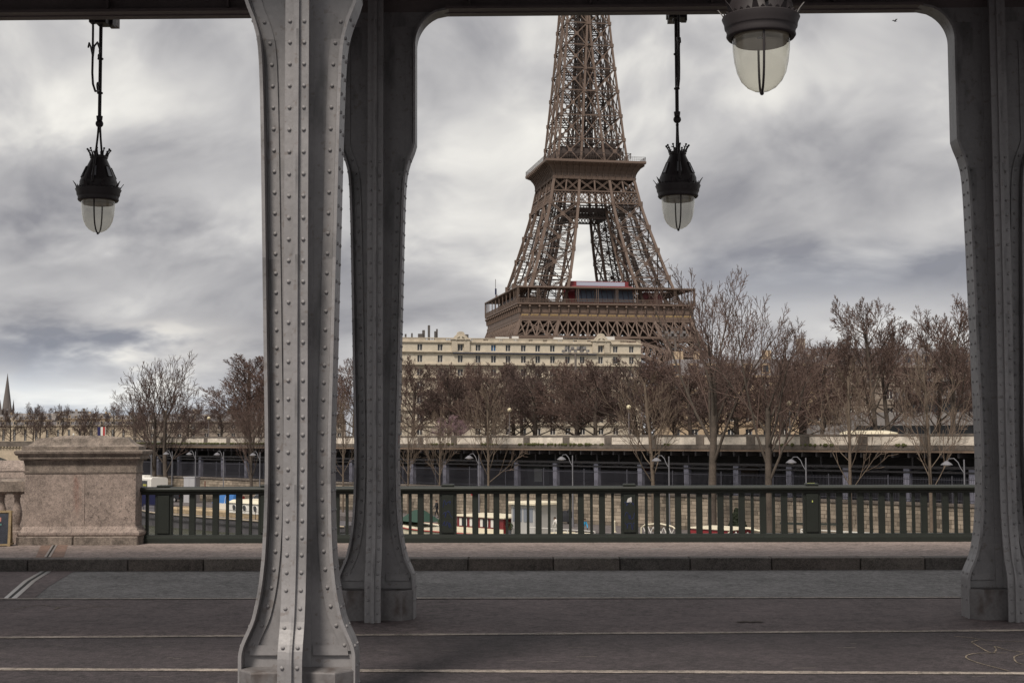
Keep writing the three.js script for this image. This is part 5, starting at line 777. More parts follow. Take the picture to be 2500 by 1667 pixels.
const KIND = {
  street: { levels: 4, kids: [15, 7, 6, 6], angle: [1.0, 0.62, 0.7, 0.75], ratio: [0.6, 0.55, 0.52, 0.5], thin: 0.42, wiggle: 0.30, up: 0.10, clear: 0.1, trunk: 7, r0: 0.2, minR: 0.017, shape: t => 1.05 - 0.4 * t, H: 10, W: 4.2 },
  broom: { levels: 4, kids: [11, 7, 6, 4], angle: [0.62, 0.45, 0.55, 0.6], ratio: [0.85, 0.5, 0.5, 0.5], thin: 0.32, wiggle: 0.20, up: 0.12, clear: 0.26, trunk: 7, r0: 0.27, minR: 0.013, shape: t => 1.15 - 0.55 * t, H: 12, W: 4.2 },
  vase: { levels: 4, kids: [7, 7, 6, 5], angle: [0.66, 0.55, 0.6, 0.7], ratio: [0.95, 0.52, 0.5, 0.5], thin: 0.46, wiggle: 0.34, up: 0.085, clear: 0.3, trunk: 7, r0: 0.25, minR: 0.0125, shape: t => 1.15 - 0.45 * t, H: 12, W: 4.2 },
  loose: { levels: 4, kids: [8, 6, 5, 4], angle: [0.8, 0.6, 0.65, 0.7], ratio: [0.8, 0.6, 0.55, 0.5], thin: 0.36, wiggle: 0.36, up: 0.09, clear: 0.25, trunk: 7, r0: 0.24, minR: 0.016, shape: t => 1.1 - 0.4 * t, H: 12, W: 4.5 },
  slim: { levels: 3, kids: [18, 6, 5], angle: [0.95, 0.55, 0.6], ratio: [0.55, 0.5, 0.5], thin: 0.34, wiggle: 0.22, up: 0.10, clear: 0.28, trunk: 10, r0: 0.1, minR: 0.012, shape: t => 0.95 - 0.75 * t, H: 10, W: 2.4 },
  cone: { levels: 4, kids: [26, 8, 7, 5], angle: [0.6, 0.5, 0.6, 0.65], ratio: [0.5, 0.5, 0.5, 0.5], thin: 0.4, wiggle: 0.2, up: 0.14, clear: 0.06, trunk: 10, r0: 0.24, minR: 0.018, shape: t => 1.0 - 0.6 * t, H: 12, W: 4 },
};
const geoCache = {};
function tree(name, label, kind, seed, pos, H, W, bark, twig, group, turn = 0) {
  const key = kind + seed, K = KIND[kind]; if (!geoCache[key]) geoCache[key] = growTree(seed, K); const [A, T] = geoCache[key];
  const g = thing(name, label, 'tree', pos, turn, group); g.scale.set(W / K.W, H / K.H, W / K.W); part('trunk', A, bark, g); part('crown', T, twig, g); return g;
}
// --- big trees on the lower quay, right half
tree('quay_tree', 'stout leafless tree with tall upright crown overlapping the tower\'s right edge', 'vase', 1, B(28.3, 4.2, QUAY), 24.0, 6.4, M.bark, M.twig, 'large trees on the lower quay', 0.6);
tree('quay_tree', 'second stout leafless tree, right of the one overlapping the tower', 'vase', 2, B(34.1, 4.2, QUAY), 19.2, 5.6, M.bark, M.twig, 'large trees on the lower quay', 2.0);
// --- slender young trees on the quay
for (const [u, y, W, s, l, m] of [[-12.0, 4.6, 2.3, 3, 'slender pale young tree closest to the dark column\'s right side'], [-7.0, 4.9, 2.2, 4, 'second slender pale young tree right of the dark column'], [0.2, 7.2, 3.2, 5, 'slender pale young tree just left of the first globe lamp'], [21.3, 7.9, 4.6, 6, 'wide slender pale tree below the tower\'s right foot'], [40.9, 7.8, 3.6, 7, 'slender pale tree left of the pale modern building, third from the rightmost column'], [47.7, 8.3, 3.6, 8, 'slender pale tree nearest the rightmost column'], [-23.2, 6.7, 2.6, 9, 'slender pale young tree seen between the two left columns']])
  tree('young_tree', l, 'slim', s, B(u, 3.4, QUAY), y - QUAY, W, M.barkPale, M.twigPale, 'young trees along the lower quay', s);
// --- left group
tree('quay_tree', 'left one of the twin leafless trees right of the pedestal', 'loose', 11, B(-67.6, 1.6, QUAY), 19.0, 6.0, M.bark, M.twigDark, 'twin trees beside the pedestal', 1.0);
tree('quay_tree', 'right one of the twin leafless trees right of the pedestal', 'loose', 12, B(-64.6, 1.6, QUAY), 19.4, 6.6, M.bark, M.twigDark, 'twin trees beside the pedestal', 2.2);
tree('small_tree', 'small pale leafless tree behind the pedestal, left of the twin trees', 'loose', 13, B(-91, -8, STREET), 9.4, 4.4, M.bark, M.twig, undefined, 0.4);
tree('broad_tree', 'broad reddish brown leafless tree just left of the nearest column', 'cone', 14, B(-57.0, -6, STREET), 12.0, 6.0, M.bark, M.twigRed, undefined, 1.2);
tree('broad_tree', 'second broad reddish brown leafless tree, mostly behind the nearest column', 'cone', 16, B(-49.5, -8, STREET), 12.6, 6.0, M.bark, M.twigRed, undefined, 2.6);
tree('quay_tree', 'leafless tree whose trunk stands before the broad brown tree, left of the nearest column', 'broom', 15, B(-42.0, 3, QUAY), 13.6, 3.2, M.bark, M.twig, undefined, 1.9);
// --- street row behind the parapet
const rowL = ['closest to the dark column', 'second from the dark column', 'third from the dark column, above the pinkish cherry', 'left of the first globe lamp', 'right of the first globe lamp', 'below the floodlight mast', 'in front of the right dormer of the cream building', 'just right of the cream building\'s right dormer', 'at the right end of the cream building', 'under the tower\'s arch', 'under the tower\'s right foot', 'left of the stout tall quay tree'];
[[-24.6, 11.2], [-19.9, 10.1], [-15.4, 9.6], [-11.2, 10.0], [-6.4, 9.6], [-1.6, 9.9], [3.4, 9.4], [7.6, 10.2], [11.4, 9.4], [15.4, 8.2], [19.6, 8.0], [23.6, 8.6]].forEach(([u, y], i) => tree('street_tree', 'dense brown leafless street tree ' + rowL[i], 'street', 21 + i % 5, B(u * 1.03, -8 - (i * 7 % 3) * 1.3, STREET), y - STREET + 0.1, 4.9 + (i * 5 % 3) * 0.4, M.bark, i % 3 === 1 ? M.twigDark : i % 3 ? M.twigRed : M.twig, 'street trees behind the parapet', i * 1.7));
[[-34, 11.6, 'seen in the gap between the two left columns'], [-40, 11, 'hidden mostly by the nearest column, by the gap between columns'], [-47, 11.2, 'behind the broad brown tree beside the nearest column']].forEach(([u, y, l], i) => tree('street_tree', 'dense brown leafless street tree ' + l, 'street', 21 + i, B(u, -6, STREET), y - STREET, 4.4, M.bark, M.twigRed, 'street trees behind the parapet', i + 0.5));
// second, deeper row fills the avenue
[[-30, -19, 10.6, 'between dark column and cream building, rear row'], [-20, -20, 10.2, 'behind the pinkish cherry, rear row'], [-10, -19, 9.8, 'behind the first globe lamp, rear row'], [0, -20, 9.6, 'under the cream building\'s middle, rear row'], [10, -19, 9.8, 'under the cream building\'s right dormer, rear row'], [20, -20, 8.6, 'under the tower\'s right foot, rear row'], [30, -19, 10.4, 'behind the second stout quay tree, rear row'], [39, -20, 9.8, 'behind the tan house\'s right end, rear row'], [-25, -14, 9.2, 'low crowned, closest to the dark column in the rear row'], [-15, -14, 8.8, 'low crowned, right above the pinkish cherry'], [-5, -14, 8.6, 'low crowned, just right of the first globe lamp'], [5, -14, 8.4, 'low crowned, below the floodlight mast'], [14, -14, 8.8, 'low crowned, behind the globe lamp below the tower'], [24, -14, 9.2, 'low crowned, between the two stout quay trees']].forEach(([u, v, y, l], i) => tree('avenue_tree', 'brown leafless tree ' + l, 'street', 21 + (i + 2) % 5, B(u, v, STREET), y, 5.2, M.bark, i % 2 ? M.twigDark : M.twigRed, 'rear row of avenue trees', i * 2.1));
tree('cherry_tree', 'small pinkish blossoming tree above the parapet, right of the dark column', 'street', 26, B(-12.6, -2.6, STREET), 3.4, 2.4, M.bark, M.blossom, undefined, 0.3);
// right background planes
tree('plane_tree', 'dark round topped leafless plane tree left of the rightmost pair', 'street', 27, B(37.4, -5.6, STREET), 12.6, 4.5, M.bark, M.twig, 'dark plane trees at the right', 0.2);
tree('plane_tree', 'dark round topped leafless plane tree nearest the rightmost column', 'street', 28, B(44.3, -5.6, STREET), 12.3, 4.6, M.bark, M.twig, 'dark plane trees at the right', 1.4);
tree('plane_tree', 'dark leafless plane tree filling the gap between the two tall round crowns', 'street', 23, B(41.0, -9, STREET), 11.6, 3.9, M.bark, M.twig, 'dark plane trees at the right', 2.9);
tree('plane_tree', 'brown leafless tree between stout quay trees and tall plane trees', 'street', 24, B(31.5, -6.5, STREET), 9.4, 4.2, M.bark, M.twigRed, 'dark plane trees at the right', 4.0);
// left distance: scrubby trees along the bending embankment, and a row before the far building
[[-74, -7, 5.6, 'dark bushy tree behind the twin trees'], [-80, -16, 6.5, 'dark bushy tree left of the globe lamp by the broad brown tree'], [-70, -22, 7.5, 'dark bushy tree between the twin trees and the broad brown tree'], [-64, -12, 7.6, 'dark bushy tree just left of the broad brown tree']].forEach(([u, v, h, l], i) => tree('bushy_tree', l, 'street', 21 + i, B(u, v, STREET), h, 4.4, M.bark, M.twigDark, 'bushy trees by the bend', i * 1.3));
for (let i = 0; i < 16; i++) { const w = ['at the left edge', 'second from the left edge', 'third from the left edge', 'fourth from the left edge', 'left of the flag banner', 'directly behind the flag banner', 'just right of the flag banner', 'second right of the flag banner', 'third right of the flag banner', 'above the crown of the pedestal\'s cap', 'left of the white footbridge arch', 'before the white footbridge\'s left half', 'before the white footbridge\'s middle', 'before the white footbridge\'s right half', 'just right of the white footbridge', 'between the footbridge and the twin trees'][i]; tree('far_tree', 'small distant leafless tree ' + w, 'street', 21 + i % 5, [-216 + i * 6.9 - 0, STREET - 1.5, -560 - (i % 3) * 6], 13.5 + (i * 7 % 5) * 0.9, 6.2, M.bark, M.twigDark, 'row of trees before the far tan building', i * 1.1); }

// ================================================================== ON THE QUAY AND THE RIVER
function loft(sections, closed = true) { // skin between equal-length point loops
  const b = new MB(); for (let i = 0; i < sections.length - 1; i++) { const A = sections[i], C = sections[i + 1], n = A.length; for (let j = 0; j < (closed ? n : n - 1); j++) { const k = (j + 1) % n; b.quad(A[j], A[k], C[k], C[j]); } }
  for (const [S, f] of [[sections[0], 1], [sections[sections.length - 1], 0]]) for (let j = 1; j < S.length - 1; j++) f ? b.tri(S[0], S[j + 1], S[j]) : b.tri(S[0], S[j], S[j + 1]); return b;
}
function hull(L, Wd, free, draft, bow, sheer) { // boat hull along x, bow at -x
  const S = []; for (let i = 0; i <= 14; i++) { const t = i / 14, x = -L / 2 + L * t, k = t < bow ? Math.sqrt(1 - (1 - t / bow) ** 2) : t > 0.93 ? 1 - (t - 0.93) * 4 : 1, w = Math.max(0.05, Wd / 2 * k), y = free + sheer * Math.max(0, 1 - t / 0.25) ** 2; S.push([[x, y, w], [x, y, -w], [x + (t < 0.05 ? 0.5 : 0), -draft, -w * 0.85], [x + (t < 0.05 ? 0.5 : 0), -draft, w * 0.85]]); } return loft(S);
}
function boatRim(L, Wd, free, bow, sheer, th) { const b = new MB(); for (const s of [1, -1]) { const p = []; for (let i = 0; i <= 14; i++) { const t = i / 14, k = t < bow ? Math.sqrt(1 - (1 - t / bow) ** 2) : t > 0.93 ? 1 - (t - 0.93) * 4 : 1; p.push([-L / 2 + L * t, free + sheer * Math.max(0, 1 - t / 0.25) ** 2, s * Math.max(0.05, Wd / 2 * k)]); } b.tube(p, th, 5); } return b; }
const paint = (r, g, b2, ro = 0.4) => mat(r, g, b2, ro);
{ // grey barge, left
  const g = thing('grey_barge', 'long dark grey barge moored left of the nearest column, with a pale deck', 'barge', B(-29, 12.4, WATER), TH);
  part('hull', hull(42, 5.2, 1.55, 0.5, 0.12, 0.5), mapped(mottle(512, 4, [0.10, 0.095, 0.105], 0.35, 0.25, 0.15, 120), 0.55), g); part('rubbing_strake', boatRim(42, 5.2, 1.45, 0.12, 0.5, 0.09), paint(0.36, 0.30, 0.23), g); part('rubbing_strake', boatRim(42, 5.24, 0.95, 0.12, 0.3, 0.05), paint(0.05, 0.05, 0.055), g);
  part('hatch_deck', new MB().span(-15, 14, 1.5, 2.05, -1.9, 1.9), mapped(mottle(256, 3, [0.42, 0.32, 0.20], 0.3, 0.2, 0.1, 121), 0.8), g);
  const cb = part('white_cabin', new MB().span(0.5, 9, 2.05, 3.1, -1.8, 1.95), M.white, g); part('cabin_roof', new MB().hexa([[0.3, 3.1, 2.1], [9.2, 3.1, 2.1], [9.2, 3.1, -2], [0.3, 3.1, -2], [0.6, 3.4, 1.4], [9, 3.4, 1.4], [9, 3.4, -1.4], [0.6, 3.4, -1.4]]), M.cream, cb); for (let x = 1.4; x < 9; x += 2.0) { part('porthole', new MB().span(x, x + 0.55, 2.35, 2.85, 1.94, 1.98), M.glass, cb); part('porthole_rim', new MB().tube(range(0, 2 * Math.PI, 14).map(t => [x + 0.275 + 0.36 * Math.cos(t), 2.6 + 0.34 * Math.sin(t), 1.97]), 0.04, 4, false), M.white, cb); }
  for (let x = -17; x < 14; x += 2.6) part('stanchion', new MB().bar([x, 1.5, 2.35], [x, 2.4, 2.35], 0.05), M.iron, g); part('guard_rail', new MB().bar([-17, 2.35, 2.35], [13.5, 2.35, 2.35], 0.035).bar([-17, 1.95, 2.35], [13.5, 1.95, 2.35], 0.03), M.iron, g);
  part('mast', new MB().tube([[-5.5, 1.6, 1.2], [-5.5, 5.2, 1.2]], [0.09, 0.06], 7), paint(0.16, 0.06, 0.04), g); part('anchor_ring', new MB().tube(range(0, 6.28, 12).map(t => [-17.5 + 0.22 * Math.cos(t), 0.9 + 0.3 * Math.sin(t), 2.62]), 0.045, 5, false), M.iron, g);
}
{ const g = thing('blue_covered_dinghy', 'small white dinghy under a bright blue cover on the grey barge', 'dinghy', B(-33.2, 11.6, WATER + 2.05), TH + 0.1); part('hull', hull(4.2, 1.7, 0.75, 0.0, 0.4, 0.1), M.white, g); part('cover', new MB().hexa([[-1.7, 0.74, 0.8], [1.9, 0.74, 0.8], [1.9, 0.74, -0.8], [-1.7, 0.74, -0.8], [-1.2, 1.55, 0.25], [1.5, 1.75, 0.25], [1.5, 1.75, -0.25], [-1.2, 1.55, -0.25]]), paint(0.03, 0.13, 0.36, 0.6), g); part('cover_rope', new MB().tube([[0.6, 0.75, 0.82], [0.3, 1.35, 0.5], [0.2, 1.68, 0.2]], 0.02, 4), M.white, g); }
{ // dark blue boat at the pedestal
  const g = thing('dark_blue_boat', 'dark blue moored boat showing between the pedestal and the first railing post', 'boat', B(-53.5, 11.5, WATER), TH);
  part('hull', hull(15, 4.4, 1.7, 0.5, 0.25, 0.5), paint(0.018, 0.018, 0.055, 0.35), g); part('wheelhouse', new MB().span(-1.5, 2.5, 1.7, 3.2, -1.4, 1.4), paint(0.03, 0.035, 0.10), g); part('side_window', new MB().span(-1.2, 2.2, 2.3, 2.9, 1.39, 1.42), M.glass, g); part('teal_buoy', new MB().sphere(0.2, 3.55, 0.9, 0.45, 12, 8), paint(0.03, 0.24, 0.20), g); part('rubbing_strake', boatRim(15, 4.46, 1.3, 0.25, 0.4, 0.06), M.frame, g); part('funnel', new MB().span(1.4, 2.2, 3.2, 4.0, -0.4, 0.4), paint(0.25, 0.09, 0.045, 0.7), g);
}
{ // white and maroon houseboat
  const g = thing('white_houseboat', 'white houseboat with maroon framed cabin windows behind the railing\'s middle', 'houseboat', B(12.5, 12.6, WATER), TH);
  part('hull', hull(28, 5, 1.75, 0.5, 0.15, 0.45), M.cream, g); part('deck', new MB().span(-10, 13, 1.75, 1.82, -2.2, 2.2), paint(0.5, 0.46, 0.37, 0.7), g); part('rubbing_strake', boatRim(28, 5.05, 1.7, 0.15, 0.45, 0.07), paint(0.30, 0.04, 0.035), g);
  const c = part('cabin', new MB().span(-4, 1.9, 1.8, 3.1, -1.7, 1.75), paint(0.17, 0.022, 0.024, 0.35), g); part('cabin_roof', new MB().cbox(-1.05, 3.17, 0, 6.5, 0.14, 3.9, 0.04), M.cream, c); part('lower_band', new MB().span(-4.02, 1.92, 1.82, 2.2, 1.75, 1.79), M.cream, c);
  for (let x = -3.7; x < 1.5; x += 1.35) { const w = part('cabin_window', new MB().span(x, x + 1.05, 2.3, 2.98, 1.74, 1.77), M.glass, c); part('curtain', new MB().span(x + 0.03, x + 0.34, 2.32, 2.96, 1.772, 1.785).span(x + 0.71, x + 1.02, 2.32, 2.96, 1.772, 1.785), M.white, w); }
  const w = part('wheelhouse', new MB().span(2.4, 5.2, 1.8, 4.3, -1.3, 1.3), paint(0.40, 0.40, 0.40), g); part('wheelhouse_roof', new MB().cbox(3.8, 4.42, 0, 3.4, 0.22, 3.2, 0.06), M.cream, w); for (const x of [2.6, 3.9]) part('wheelhouse_window', new MB().span(x, x + 1.1, 2.9, 4.0, 1.3, 1.33), paint(0.20, 0.22, 0.26, 0.15), w);
  part('life_ring', new MB().tube(range(0, 6.283, 18).map(t => [4.1 + 0.36 * Math.cos(t), 1.55 + 0.36 * Math.sin(t), 2.58]), 0.1, 7, false), paint(0.45, 0.04, 0.03), g); part('name_board', new MB().span(-4.2, -2.4, 1.25, 1.6, 2.5, 2.54), paint(0.22, 0.03, 0.03), g); part('mast', new MB().tube([[-0.8, 3.2, 0], [-0.8, 5.0, 0]], 0.05, 6), M.white, g);
  part('guard_rail', new MB().bar([5.5, 2.6, 2.3], [13, 2.6, 2.3], 0.05), M.white, g); for (let x = 5.5; x <= 13; x += 1.5) part('stanchion', new MB().bar([x, 1.8, 2.3], [x, 2.6, 2.3], 0.05), M.white, g); for (const x of [6.5, 8.4, 10.3]) part('hatch', new MB().span(x, x + 1.2, 1.82, 2.15, -0.9, 0.9), M.cream, g);
}
function potted(label, u, v, y) { const g = thing('potted_shrub', label, 'potted plant', B(u, v, y), TH, 'potted shrubs on the houseboat'); part('pot', new MB().lathe([[0.14, 0], [0.2, 0.36], [0.22, 0.38], [0.18, 0.38]], 0, 0, 0, 10), paint(0.05, 0.055, 0.07, 0.6), g); const r = rng(u * 100 | 0), b = new MB(); for (let i = 0; i < 220; i++) { const a = r() * 6.28, h = r(), R = 0.33 * Math.sqrt(Math.sin(Math.PI * (0.12 + h * 0.86))) * (0.6 + r() * 0.4), x = R * Math.cos(a), z = R * Math.sin(a), y2 = 0.36 + h * 0.6, s = 0.05; b.tri([x - s, y2, z], [x + s, y2 + s * r(), z + s * (r() - 0.5)], [x, y2 + s * 1.5, z + s * (r() - 0.5)]); } part('foliage', b, mat(0.035, 0.055, 0.02, 0.9, { side: THREE.DoubleSide }), g); }
potted('dark potted shrub on the houseboat deck left of its maroon cabin', 6.3, 14.3, WATER + 1.83); potted('dark potted shrub in front of the houseboat\'s wheelhouse', 15.2, 14.4, WATER + 1.83);
{ const g = thing('green_tarpaulin', 'dark green tarpaulin tent on the houseboat bow beside the dark column', 'tarpaulin', B(1.4, 12.8, WATER + 1.8), TH); part('canopy', new MB().hexa([[-1.5, 0.55, 1.3], [1.6, 0.5, 1.3], [1.6, 0.5, -1.3], [-1.5, 0.55, -1.3], [-0.5, 1.5, 0.15], [0.4, 1.55, 0.15], [0.4, 1.55, -0.15], [-0.5, 1.5, -0.15]]), paint(0.018, 0.05, 0.035, 0.7), g); part('side_cloth', new MB().span(-1.48, -1.44, -0.1, 0.55, -1.2, 1.2), paint(0.018, 0.05, 0.035, 0.7), g); for (const [x, z] of [[-1.4, 1.2], [1.5, 1.2], [1.5, -1.2], [-1.4, -1.2]]) part('pole', new MB().bar([x, -0.02, z], [x, 0.55, z], 0.05), M.iron, g); }
{ // red and cream boat with hooped rails
  const g = thing('red_cream_boat', 'red boat with two cream hooped railings behind the right half of the railing', 'boat', B(33.8, 10.6, WATER), TH);
  part('hull', hull(16, 4.2, 2.0, 0.5, 0.2, 0.3), paint(0.05, 0.05, 0.055), g); part('cabin', new MB().span(-1.2, 2.4, 2.0, 3.0, -1.3, 1.4), paint(0.25, 0.025, 0.03), g); part('cabin_roof', new MB().cbox(0.6, 3.06, 0, 4.0, 0.1, 3.0, 0.03), M.cream, g);
  for (const x of [-3.9, 4.6]) { const r = part('hooped_rail', new MB().tube([[x - 1.8, 1.9, 1.9], [x - 1.75, 2.9, 1.9], [x - 1.4, 3.1, 1.9], [x, 3.28, 1.9], [x + 1.4, 3.1, 1.9], [x + 1.75, 2.9, 1.9], [x + 1.8, 1.9, 1.9]], 0.07, 6), M.cream, g); const b = new MB(); for (let q = -1.6; q < 1.5; q += 0.53) b.bar([x + q, 2.05, 1.9], [x + q + 0.53, 3.0, 1.9], 0.045).bar([x + q + 0.53, 2.05, 1.9], [x + q, 3.0, 1.9], 0.045); part('lattice', b, M.white, r); }
}
{ // pontoon with white cross-braced railing at the right
  const g = thing('mooring_pontoon', 'mooring pontoon with white cross braced railing beside the rightmost column', 'pontoon', B(49, 9.4, WATER), TH);
  part('float', new MB().cbox(0, 1.0, 0, 15, 2.2, 3.2, 0.05), paint(0.09, 0.085, 0.08, 0.8), g); part('handrail', new MB().bar([-7.2, 3.3, 1.4], [7.4, 3.3, 1.4], 0.07), M.white, g);
  for (let x = -7.2; x < 7.3; x += 1.2) { part('railing_post', new MB().bar([x, 2.1, 1.4], [x, 3.3, 1.4], 0.07), M.white, g); part('cross_brace', new MB().bar([x, 2.2, 1.4], [x + 1.2, 3.2, 1.4], 0.045).bar([x + 1.2, 2.2, 1.4], [x, 3.2, 1.4], 0.045), M.white, g); }
  part('barrier_beam', new MB().bar([-9.3, 3.62, 1.0], [-4.0, 3.75, 1.0], 0.16).bar([-4.2, 2.1, 1.0], [-4.2, 4.0, 1.0], 0.16), paint(0.03, 0.035, 0.03, 0.6), g);
}
{ const g = thing('orange_kayak', 'orange upturned kayak lying on the pontoon', 'kayak', B(49, 10.4, WATER + 2.1), TH); part('hull', loft(range(0, 1, 10).map(t => { const w = 0.42 * Math.sqrt(Math.max(0.002, Math.sin(Math.PI * t))), x = -1.6 + 3.2 * t; return range(0, Math.PI, 6).map(a => [x, 0.62 * Math.sin(a) * (w / 0.42), w * Math.cos(a)]); })), paint(0.55, 0.19, 0.09, 0.5), g); part('keel', new MB().bar([-1.4, 0.5, 0], [1.4, 0.5, 0], 0.05), paint(0.4, 0.12, 0.06), g); }

// ---- vehicles and street furniture of the quay
function car(label, u, v, turn, body, group) {
  const g = thing('parked_car', label, 'car', B(u, v, QUAY), TH + turn, group), prof = [[-2.05, 0.35], [-2.1, 0.7], [-1.95, 0.9], [-1.15, 0.98], [-0.55, 1.42], [0.75, 1.45], [1.55, 1.02], [2.0, 0.92], [2.1, 0.6], [2.05, 0.35]];
  const S = [-0.82, -0.8, 0.8, 0.82].map((z, i) => prof.map(([x, y]) => [x * (i % 3 ? 1 : 0.98), y * (i % 3 || y < 1 ? 1 : 0.97), y > 1.2 ? z * 0.86 : z])); part('body', loft(S), body, g);
  const win = new MB(); for (const s of [1, -1]) win.quad([-0.98, 0.99, s * 0.832], [0.1, 0.99, s * 0.832], [0.1, 1.36, s * 0.745], [-0.5, 1.36, s * 0.745]).quad([0.18, 0.99, s * 0.832], [1.35, 1.0, s * 0.832], [0.72, 1.37, s * 0.745], [0.18, 1.37, s * 0.745]); part('side_windows', win, mat(0.02, 0.022, 0.026, 0.1, { side: THREE.DoubleSide }), g);
  for (const x of [-1.3, 1.3]) for (const z of [-0.78, 0.78]) { const w = part('wheel', new MB().geo(new THREE.CylinderGeometry(0.32, 0.32, 0.2, 14), new THREE.Matrix4().makeRotationX(Math.PI / 2).setPosition(x, 0.32, z)), M.black, g); part('rim', new MB().geo(new THREE.CylinderGeometry(0.19, 0.19, 0.22, 10), new THREE.Matrix4().makeRotationX(Math.PI / 2).setPosition(x, 0.32, z)), M.steel, w); }
  for (const z of [-0.6, 0.6]) { part('headlight', new MB().box(-2.05, 0.72, z, 0.12, 0.14, 0.3), M.white, g); part('tail_light', new MB().box(2.06, 0.75, z, 0.1, 0.14, 0.25), paint(0.3, 0.02, 0.02), g); } return g;
}
car('silver hatchback parked on the quay at the nearest column\'s left edge', -40.5, 2.2, 0.1, paint(0.33, 0.36, 0.40, 0.25)); car('dark red car parked behind the blue covered dinghy', -49, 1.6, 0.05, paint(0.12, 0.015, 0.02, 0.25)); car('small black car parked behind the first railing post', -59.5, 3.4, 0.2, paint(0.015, 0.015, 0.02, 0.25));
{ const g = thing('white_bus', 'white bus with dark rear window between the pedestal and the pale grey cabinet', 'bus', B(-67.5, 3.6, QUAY), TH - 0.06); part('body', loft([[-5.6, 0.96], [-5.5, 1], [5.3, 1], [5.6, 0.95]].map(([x, k]) => [[x, 0.4, 1.2 * k], [x, 2.8, 1.2 * k], [x, 3.0, 1.0 * k], [x, 3.0, -1.0 * k], [x, 2.8, -1.2 * k], [x, 0.4, -1.2 * k]].reverse())), M.white, g); part('window_band', new MB().span(-5, 4.6, 1.75, 2.6, 1.19, 1.225), M.glass, g); part('number_display', new MB().span(3.4, 4.4, 1.9, 2.15, 1.225, 1.235), paint(0.35, 0.33, 0.06), g); part('colour_stripe', new MB().span(1.2, 4.4, 1.3, 1.5, 1.2, 1.22), paint(0.4, 0.06, 0.12), g); part('roof_pod', new MB().cbox(1.4, 3.1, 0, 1.6, 0.24, 1.2, 0.06), M.white, g); for (const x of [-3.6, 3.4]) part('wheel', new MB().geo(new THREE.CylinderGeometry(0.48, 0.48, 2.3, 16), new THREE.Matrix4().makeRotationX(Math.PI / 2).setPosition(x, 0.48, 0)), M.black, g); }
{ const g = thing('grey_cabinet', 'tall pale grey cabinet standing on the quay behind the first railing post', 'cabinet', B(-55.2, 3.2, QUAY), TH + 0.5); const m = paint(0.40, 0.40, 0.42, 0.6); part('body', new MB().cbox(0, 1.58, 0, 1.55, 3.1, 1.3, 0.03), m, g); part('lid', new MB().cbox(0, 3.17, 0, 1.65, 0.09, 1.4, 0.02), m, g); part('door_joint', new MB().span(-0.008, 0.008, 0.2, 3.0, 0.645, 0.654), M.iron, g); part('handle', new MB().box(0.06, 1.5, 0.67, 0.04, 0.25, 0.04), M.iron, g); }
{ const g = thing('road_sign', 'round red and white no stopping sign on a pole against the quay wall', 'road sign', B(-4.6, 0.9, QUAY), TH + 0.7); part('pole', new MB().tube([[0, 0, 0], [0, 2.7, 0]], 0.05, 8), M.steel, g); const f = new THREE.Matrix4().makeRotationX(Math.PI / 2); part('disc', new MB().geo(new THREE.CylinderGeometry(0.42, 0.42, 0.03, 24), f.clone().setPosition(0, 2.55, 0.07)), paint(0.30, 0.02, 0.03), g); part('bar', new MB().box(0, 2.62, 0.09, 0.52, 0.1, 0.012).box(0, 2.46, 0.09, 0.52, 0.1, 0.012), paint(0.5, 0.48, 0.48), g); }
{ const g = thing('motor_scooter', 'black covered motor scooter parked against the quay wall', 'scooter', B(8.3, 1.2, QUAY), TH); part('cover', loft(range(0, 1, 10).map(t => { const x = -1.0 + 2.0 * t, h = 0.55 + 0.5 * Math.sin(t * 2.6) + (t > 0.75 ? 0.25 : 0), w = 0.34 * Math.sin(Math.PI * (0.1 + t * 0.8)); return range(0, Math.PI, 6).map(a => [x, 0.18 + h * Math.sin(a), w * Math.cos(a)]); })), paint(0.016, 0.016, 0.02, 0.35), g); for (const x of [-0.68, 0.68]) part('wheel', new MB().geo(new THREE.TorusGeometry(0.22, 0.07, 8, 16), new THREE.Matrix4().makeTranslation(x, 0.29, 0)), M.black, g); part('handlebar', new MB().tube([[0.62, 1.15, -0.3], [0.66, 1.25, 0], [0.62, 1.15, 0.3]], 0.03, 6), M.iron, g); }
{ const g = thing('evergreen_bush', 'dark evergreen bush against the quay wall behind the red boat', 'bush', B(28.6, 1.3, QUAY), TH); const r = rng(90), b = new MB(); for (let i = 0; i < 900; i++) { const a = r() * 6.28, h = r(), R = 1.1 * (1 - h * 0.8) * Math.sqrt(r()), x = R * Math.cos(a), z = R * Math.sin(a) * 0.7, y = 0.1 + h * 1.9, s = 0.13; b.tri([x - s, y, z], [x + s, y + s * (r() - 0.3), z + s * (r() - 0.5)], [x, y + s * 1.5, z + s * (r() - 0.5)]); } part('foliage', b, mat(0.02, 0.028, 0.014, 0.9, { side: THREE.DoubleSide }), g); part('stem', new MB().tube([[0, 0, 0], [0, 1.2, 0]], [0.08, 0.04], 6), M.bark, g); }
{ const g = thing('bollard', 'short cream bollard on the quay right of the sticker covered railing post', 'bollard', B(19.6, 6.5, QUAY), TH); part('shaft', new MB().lathe([[0.16, 0], [0.14, 0.8], [0.17, 0.85], [0.15, 0.95], [0.02, 1.0]], 0, 0, 0, 12), M.cream, g); part('foot', new MB().cyl(0, 0.03, 0, 0.24, 0.22, 0.06, 12), M.cream, g); }
